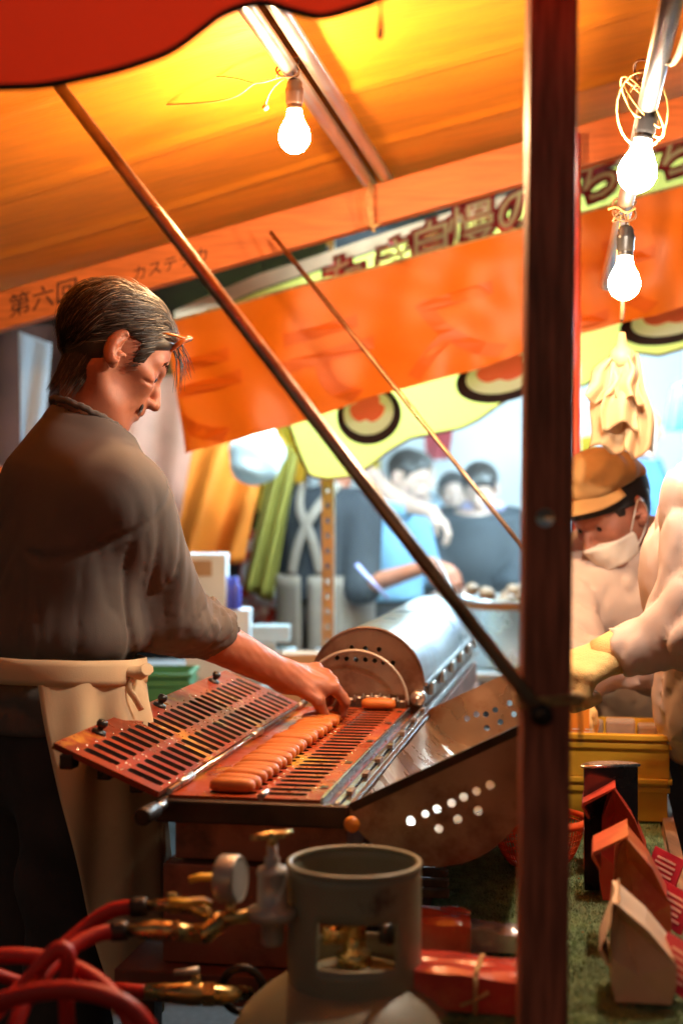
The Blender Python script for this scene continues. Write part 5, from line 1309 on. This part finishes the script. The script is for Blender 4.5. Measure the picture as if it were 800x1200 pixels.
# slotted angle post
sp = thing('slotted_post', 'rusty slotted steel angle post standing before the apron clad man', 'post', P(384, 1000, 4.7)*1)
sx = P(384, 600, 4.7); sp.location = (sx.x, 4.7, 0)
rust = mat('rusty_angle_steel', (.42,.20,.07), .6, .3, var=.3, vs=10); galv = mat('pale_angle_steel', (.62,.72,.76), .45, .5, var=.1)
def strip_with_slots(x0, x1, y, z0, z1):
    b = MB(); pitch = .05; z = z0; xm = (x0+x1)/2; hw = .006
    while z < z1:
        za, zb = z+.012, z+.030
        for q in ((x0, x1, z, za), (x0, xm-hw, za, zb), (xm+hw, x1, za, zb), (x0, x1, zb, z+pitch)):
            b.box(Vector(((q[0]+q[1])/2, y, (q[2]+q[3])/2)), (q[1]-q[0], .003, q[3]-q[2]))
        z += pitch
    return b
strip_with_slots(sx.x-.02, sx.x+.018, 4.7, 0, 2.3).build('slotted_face', rust, sp)
b = MB(); b.box(Vector((sx.x+.0215, 4.72, 1.15)), (.004, .04, 2.3)); b.build('flange', galv, sp)
# table, pot, food
tblm = mat('steel_table', (.55,.60,.62), .4, .8, var=.1)
tb_ = thing('serving_table', 'steel table carrying the big pot in the stall behind', 'table', (.7,5.1,0))
b = MB(); b.box((.75,5.15,.80), (1.7,.9,.03), bev=.004); b.build('table_top', tblm, tb_)
for x, y in ((-.05,4.75),(1.55,4.75),(-.05,5.55),(1.55,5.55)):
    b = MB(); b.box((x,y,.392), (.04,.04,.784)); b.build('leg', tblm, tb_)
pc = P(603, 700, 5.0); pc.z = .816; prz = .225
pt_ = thing('steel_pot', 'large stainless pot of dark broth on the steel table', 'pot', pc)
potm = mat('pot_steel', (.60,.64,.66), .32, .9, var=.1, vs=5, rvar=.08)
b = MB(); b.lathe([(.0001,0),(.205,0),(.212,.01),(.212,prz),(.219,prz+.004),(.219,prz+.010),(.208,prz+.008),(.206,prz-.01),(.206,.02),(.0001,.02)], pc, n=48); b.build('pot_body', potm, pt_)
b = MB(); b.lathe([(.0001,prz-.02),(.2055,prz-.02)], pc, n=40); b.build('broth', mat('brown_broth', (.16,.05,.015), .15), pt_, fix=False)
b = MB(); b.lathe([(.2125,prz-.024),(.2135,prz-.02),(.2135,prz),(.2125,prz+.003)], pc, n=48); b.build('stained_band', mat('brown_stain', (.26,.10,.03), .5), pt_, fix=False)
fdm = mat('grilled_food', (.20,.11,.06), .5, var=.5, vs=20, bump=.4, bs=60)
for k in range(13):
    a = random.uniform(0, 6.28); r = .17*math.sqrt(random.random()); q = pc+Vector((r*math.cos(a), r*math.sin(a), prz+random.uniform(-.005,.04)))
    b = MB(); d = Vector((math.cos(a*3), math.sin(a*3), .25*random.uniform(-1,1))).normalized(); L_ = random.uniform(.03,.06)
    b.tube([q-d*L_, q-d*L_*.6, q, q+d*L_*.6, q+d*L_], [.004,.020,.026,.021,.004], 8); o = b.build('food_piece', fdm); tag(o, 'dark simmered piece of food heaped in the big pot', 'food', 'food heaped in the big pot')
# tray of tools, tongs
# boxes and clutter on the left
wbx = mat('white_carton', (.72,.78,.82), .6, var=.05); brc = mat('brown_cardboard', (.42,.26,.14), .8, var=.12, vs=10)
tb2 = thing('side_table', 'low table holding white cartons behind the vendor', 'table', (-.55,4.7,0))
b = MB(); b.box((-.55,4.75,.80), (1.35,.8,.03)); b.build('table_top', tblm, tb2)
for x, y in ((-1.15,4.4),(.05,4.4),(-1.15,5.1),(.05,5.1)):
    b = MB(); b.box((x,y,.392), (.04,.04,.784)); b.build('leg', tblm, tb2)
def tbox(name, label, cat, px, Y, w_, d_, h_, m, z=.816, group=None, part=None):
    q = P(px, 700, Y); b = MB(); b.box((q.x, Y, z+h_/2), (w_, d_, h_), bev=.004); o = b.build(name, m); return tag(o, label, cat, group)
wc_ = thing('carton', 'white carton with a brown panel standing behind the vendor\'s forearm', 'carton', (P(240,700,4.6).x, 4.6, .816))
q = P(243, 700, 4.6); b = MB(); b.box((q.x, 4.6, .816+.2), (.13,.12,.40), bev=.004); b.build('box', wbx, wc_)
b = MB(); b.box((q.x-.015, 4.538, 1.17), (.07,.003,.05)); b.build('printed_panel', brc, wc_)
tbox('carton', 'lower white carton stacked beside the blue bottles', 'carton', 276, 4.62, .10, .12, .22, wbx)
blue_m = mat('blue_plastic', (.06,.08,.50), .3)
for px in (267, 276):
    q = P(px, 700, 4.6); b = MB(); b.lathe([(.0001,0),(.018,0),(.019,.01),(.019,.07),(.013,.085),(.010,.09),(.010,.105),(.0001,.106)], (q.x, 4.58, 1.037), n=16); o = b.build('bottle', blue_m); tag(o, 'small blue bottle standing on a white carton', 'bottle', 'blue bottles on the carton')
plm = mat('clear_tub', (.62,.74,.78), .25, var=.1, trans=.3)
for k, (px, z, w_, h_) in enumerate(((305,.816,.10,.06),(305,.878,.10,.06),(330,.816,.09,.10),(318,.94,.12,.05),(345,.816,.08,.06))):
    q = P(px, 700, 4.5); tbox('plastic_tub', 'translucent plastic tub piled on the side table', 'tub', px, 4.5+.01*k, w_, .11, h_, plm, z, 'tubs on the side table')
tbox('cardboard_box', 'brown cardboard box standing behind the vendor\'s fist', 'cardboard box', 366, 3.95, .17, .12, .16, brc, .80)
tb3 = thing('trestle', 'plank trestle behind the griddle under the cardboard box', 'trestle', (-.2,4.0,0))
b = MB(); b.box((-.25,4.0,.785), (.9,.35,.025)); b.build('plank', wood_old, tb3)
for x in (-.6, .1):
    b = MB(); b.box((x,4.0,.386), (.04,.3,.77)); b.build('leg', wood_old, tb3)
grn = mat('green_crate_plastic', (.05,.20,.08), .45, var=.1)
q = P(175, 790, 3.9); crate(Vector((q.x, 3.98, .80)), Vector((1,0,0)), Vector((0,1,0)), .22, .20, .11, grn, 'green plastic crate behind the apron knot', 'plastic_crate')
# towel and pole at the left edge
twl = mat('white_towel', (.70,.76,.80), .8, var=.08, vs=6, trans=.5, tcol=(.8,.85,.9))
hang('towel', 'stained white towel hanging behind the vendor\'s neck', 'towel', ((22,388),(60,402),(24,520),(52,520)), 4.5, twl, .012, 9)
b = MB(); q0, q1 = P(4, 930, 3.0), P(4, 600, 3.0); b.tube([Vector((q0.x-.01, 3.0, 0)), Vector((q0.x, 3.0, 1.02))], .016, 12); o = b.build('pole', galv); tag(o, 'short pale steel pole standing behind the vendor\'s jeans', 'pole')
# blue cloth and pale lantern at the far right
hang('hanging_cloth', 'blue cloth hanging beside the gloves against the white tent', 'cloth', ((786,452),(806,445),(778,505),(806,505)), 6.5, mat('blue_cloth', (.06,.22,.55), .7), .02, 9)

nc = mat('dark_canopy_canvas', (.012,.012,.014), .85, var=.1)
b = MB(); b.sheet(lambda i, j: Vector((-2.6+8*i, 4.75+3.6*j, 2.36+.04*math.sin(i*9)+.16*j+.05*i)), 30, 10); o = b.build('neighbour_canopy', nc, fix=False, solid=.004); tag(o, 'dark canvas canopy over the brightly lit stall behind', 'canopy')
b = MB(); b.sheet(lambda i, j: Vector((-2.6+2.55*i, 4.66+.02*math.sin(i*30), 2.40-.50*j+.10*i)), 30, 4); o = b.build('added_shade_sheet', nc, fix=False); tag(o, 'black cloth valance hanging in shade behind the beam', 'valance')  # added black sheet keeps the gap behind the beam dark
hang('hanging_cloth', 'yellow pennant hanging beyond the short haired person', 'pennant', ((424,530),(446,528),(426,570),(444,570)), 8.2, mat('pennant_yellow', (.75,.50,.03), .7, trans=.2), .02, 7)
hang('hanging_cloth', 'red pennant hanging above the people in the stall behind', 'pennant', ((496,505),(532,500),(500,540),(526,538)), 8.2, mat('pennant_red', (.55,.04,.05), .7, trans=.2), .02, 7)
hang('hanging_cloth', 'yellow sign cloth seen beside the tan cap', 'pennant', ((679,512),(698,508),(680,552),(698,552)), 8.2, MATS['pennant_yellow'], .02, 7)
# lamps of the neighbouring stall
lm = emit('cool_tube_glow', COOL, TUBE_POWER/(math.pi*2*math.pi*.022*1.1))
for k, (x, y, z, lab) in enumerate(((.12, 5.0, 1.98, 'lit white tube lamp over the apron clad man'), (1.45, 6.2, 2.10, 'lit white tube lamp over the customers at the pot'), (2.75, 5.6, 2.25, 'lit white tube lamp beyond the counter vendors'))):
    root = thing('tube_lamp', lab, 'lamp', (x, y, z), 'tube lamps of the stall behind')
    b = MB(); b.tube([(x-.55,y,z),(x+.55,y,z)], .022, 12); b.build('tube', lm, root)
    b = MB(); b.box((x,y,z+.05), (1.2,.08,.03), bev=.004); b.build('housing', tblm, root)
    for sx_ in (-.56, .56):
        b = MB(); b.box((x+sx_,y,z+.012), (.02,.05,.06)); b.build('end_cap', tblm, root)
nf = thing('lamp_rail', 'high steel rail carrying the tube lamps of the stall behind', 'rail', (1,5.9,0))
b = MB(); b.tube([(-.6,5.85,2.12),(3.4,5.95,2.36)], .02, 10); b.build('rail_pipe', steel, nf)
for x in (-.6, 3.4):
    b = MB(); b.tube([(x,5.9,0),(x,5.9,2.14 if x < 0 else 2.37)], .02, 10); b.build('upright', steel, nf)

# ------------------------------------------------------------------ people behind
skin3 = skin_mat('pale_skin', (.62,.40,.31)); blk = mat('black_tshirt', (.016,.018,.024), .85, var=.2); blu = mat('light_blue_tshirt', (.22,.45,.68), .85, var=.08)
def std(x, y, yaw, h=1.66, lean=.05):
    k = h/1.70; f = Vector((math.cos(yaw), math.sin(yaw), 0)); l = Vector((-f.y, f.x, 0)); o = Vector((x, y, 0))
    def q(a, b, z): return tuple(o+f*a*k+l*b*k+Vector((0,0,z*k)))
    return dict(pel=q(0,0,.95), chest=q(lean,0,1.26), neck=q(lean*1.5,0,1.45), head=q(lean*2+.02,0,1.565), shL=q(lean,.17,1.38), shR=q(lean,-.17,1.38),
        elL=q(lean+.05,.22,1.12), elR=q(lean+.05,-.22,1.12), wrL=q(lean+.25,.17,1.02), wrR=q(lean+.25,-.17,1.02),
        hipL=q(0,.085,.88), hipR=q(0,-.085,.88), knL=q(.02,.09,.48), knR=q(.02,-.09,.48), anL=q(-.02,.09,.09), anR=q(-.02,-.09,.09))
lowres = dict(hh=.0075, hb=.017, ht=.022, hhair=.010, hhand=.0075)
H = lambda **k: dict(dict(curl=(.5,.5,.5,.5), side=1), **k)
# man in black T-shirt and apron, back to us, reaching to the pot
x = P(378, 600, 5.9).x
J = std(x, 5.9, R(60), 1.68); J['elR'] = P(420, 690, 5.75)[:]; J['wrR'] = P(505, 662, 5.45)[:]
J['elR'] = (P(425, 688, 5.72))[:]
B1 = person('man in black T-shirt with beige apron straps stirring at the pot', J, dict(skin=skin1, head=(R(50), R(20), 0), topm=blk, hem=.98, sleeve=.02, loose=.02, trm=jeans_m, hair=hair_d,
    handR=H(d=(.8,-.4,-.4), n=(-.1,-.5,.8)), handL=H(d=(.4,.7,-.3), n=(0,0,1), side=-1), **lowres))
apm = mat('taupe_apron', (.20,.155,.125), .85, var=.1)
rt = B1['root']; f_ = Vector((math.cos(R(60)), math.sin(R(60)), 0)); l_ = Vector((-f_.y, f_.x, 0)); oc_ = Vector((x, 5.9, 0))
def tr_pt(a, z, g=.03): return oc_+f_*((.135+g)*math.cos(a)+.02)+l_*((.18+g)*math.sin(a))+Vector((0,0,z))
b = MB(); b.sheet(lambda i, j: tr_pt(R(-175)+R(350)*i, 1.09-.6*j, .035+.015*math.sin(i*30)*j), 50, 12); b.build('apron', apm, rt, fix=False, solid=.004)
for s_ in (-1, 1):
    b = MB(); pts = [tr_pt(R(180-s_*20), 1.09, .03), tr_pt(R(180-s_*8), 1.24, .02), tr_pt(R(180+s_*12), 1.36, .005), oc_+l_*(-s_*.09)+f_*(-.02)+Vector((0,0,1.47))]
    b.tube(spline(pts, 6), .022, 8, flat=.2, up=-f_); b.build('apron_strap', apm, rt)
# person in light blue T-shirt with outstretched arm
x = P(452, 600, 6.5).x
J = std(x, 6.5, R(-30), 1.64); J['shR'] = P(432, 560, 6.4)[:]; J['elR'] = P(470, 590, 6.25)[:]; J['wrR'] = P(505, 600, 6.1)[:]
person('person in light blue T-shirt stretching a bare arm over the pot', J, dict(skin=skin3, head=(R(-40), R(25), 0), topm=blu, hem=.95, sleeve=.02, loose=.02, trm=jeans_m, hair=hair_d, handR=H(d=(.7,-.2,-.7), n=(.6,-.2,.6)), handL=H(d=(.6,-.6,-.3), n=(0,0,1), side=-1), **lowres))
# woman facing us
q = P(566, 566, 6.9); J = std(q.x-.02, 7.0, R(-100), 1.60, .06); J['head'] = P(562, 572, 6.9)[:]; J['neck'] = (q.x, 6.97, 1.36)
W = person('woman with dark fringe in black jacket over lilac collar looking down', J, dict(skin=skin3, head=(R(-105), R(26), 0), topm=mat('black_jacket', (.012,.018,.026), .8, var=.2), hem=.85, sleeve=.95, loose=.035, trm=jeans_m, hair=hair_d, hairo=dict(style='bangs', lift=.014), handR=H(d=(0,-.9,-.3), n=(0,0,1), fore=False), handL=H(d=(0,-.9,-.3), n=(0,0,1), side=-1, fore=False), **lowres))
lil = mat('lilac_scarf', (.50,.45,.72), .8); Nk = Vector(J['neck'])
b = MB(); b.tube([Nk+Vector((.085*math.cos(a), .085*math.sin(a)-.01, .0-.03*math.sin(-a)*-1)) for a in [2*math.pi*k/24 for k in range(24)]], .030, 8, closed=True); b.build('scarf', lil, W['root'])
# short haired person in profile
q = P(492, 552, 7.4); J = std(q.x-.05, 7.5, R(-20), 1.68); J['head'] = P(487, 556, 7.4)[:]; J['neck'] = (q.x-.05, 7.48, 1.42)
person('short haired person in grey top standing beyond the steam', J, dict(skin=skin3, head=(R(-15), R(15), 0), topm=mat('grey_blue_top', (.25,.33,.40), .85), hem=.9, sleeve=.9, loose=.025, trm=jeans_m, hair=mat('grey_brown_hair', (.12,.11,.10), .6), **lowres))
q = P(530, 575, 7.9); J = std(q.x, 8.0, R(-90), 1.58)
person('person in pale top half hidden between the woman and the short haired person', J, dict(skin=skin3, head=(R(-90), R(10), 0), topm=mat('pale_top', (.55,.62,.68), .85), hem=.9, sleeve=.9, loose=.025, trm=jeans_m, hair=hair_d, **lowres))
# dark haired person in red and white garment on the left
q = P(332, 592, 6.3); J = std(q.x, 6.4, R(-60), 1.46); J['head'] = P(332, 594, 6.35)[:]; J['neck'] = (q.x, 6.38, 1.28)
person('dark haired person in a red and white patterned top beside the yellow cloth', J, dict(skin=skin3, head=(R(-30), R(35), 0), topm=mat('red_white_pattern', (.60,.05,.04), .85, var=.05, col2=(.8,.78,.75), c2s=14, c2lo=.49, c2hi=.52), hem=.85, sleeve=.9, loose=.025, trm=jeans_m, hair=hair_d, hairo=dict(style='bangs', lift=.012), **lowres))
q = P(757, 505, 7.3); J = std(q.x+.02, 7.35, R(-80), 1.72); J['head'] = P(757, 506, 7.3)[:]; J['neck'] = (q.x, 7.33, 1.62)
person('person with pale hair in a blue jacket beyond the capped vendor', J, dict(skin=skin3, head=(R(-110), R(10), 0), topm=mat('blue_jacket', (.08,.20,.45), .8), hem=.9, sleeve=.9, loose=.03, trm=jeans_m, hair=mat('fair_hair', (.45,.36,.18), .6), **lowres))
# plaid shirt at the left edge
J = std(-1.01, 3.55, R(70), 1.70, 0); 
pl = mat('orange_brown_plaid', (.30,.10,.03), .85, var=.3, vs=30, col2=(.06,.03,.02), c2s=24, c2lo=.46, c2hi=.54)
person('person in orange brown plaid shirt standing behind the vendor\'s back', J, dict(skin=skin1, head=(R(80), R(10), 0), topm=pl, hem=.9, sleeve=.9, loose=.03, trm=jeans_m, hair=hair_d, **lowres))
# tongs and ladle
b = MB(); b.tube([P(510, 655, 5.42), P(520, 672, 5.35), P(528, 694, 5.2)], [.006,.005,.004], 8); o = b.build('tongs', tblm); tag(o, 'steel tongs held over the big pot', 'tongs')
b = MB(); b.tube([P(418, 662, 5.1), P(432, 678, 5.05), P(455, 702, 5.0)], [.008,.007,.005], 8); o = b.build('ladle', mat('lilac_handle', (.35,.36,.70), .4)); tag(o, 'ladle with a lilac handle leaning beside the pot', 'ladle')

# ------------------------------------------------------------------ steam rising from the pot and griddle
sm = bpy.data.materials.new('steam'); sm.use_nodes = True; N, L = nodes(sm); N.remove(N.get('Principled BSDF'))
pv = N.new('ShaderNodeVolumePrincipled'); pv.inputs['Color'].default_value = (.95,.97,1,1); pv.inputs['Anisotropy'].default_value = .2
tc = N.new('ShaderNodeTexCoord'); nt = N.new('ShaderNodeTexNoise'); nt.inputs['Scale'].default_value = 3.0; nt.inputs['Detail'].default_value = 3
L.new(tc.outputs['Object'], nt.inputs['Vector']); mr = N.new('ShaderNodeMapRange'); mr.inputs[1].default_value = .38; mr.inputs[2].default_value = .72; mr.inputs[3].default_value = .0; mr.inputs[4].default_value = .28
L.new(nt.outputs[0], mr.inputs[0]); L.new(mr.outputs[0], pv.inputs['Density']); L.new(pv.outputs[0], N.get('Material Output').inputs['Volume'])
sv, sf = surf(lambda p: smin(ell(p, (.50,5.75,1.30), (.55,.40,.45)), ell(p, (.30,5.6,1.05), (.40,.30,.22)), .1)+.03*nz3(p, 6, 1), (-.4,5.0,.7), (1.3,6.4,1.95), .05)
o = np_obj('steam', [(sv, sf, 0)], sm, None); o['kind'] = 'stuff'; o['label'] = 'white steam drifting over the big pot'; o['category'] = 'steam'
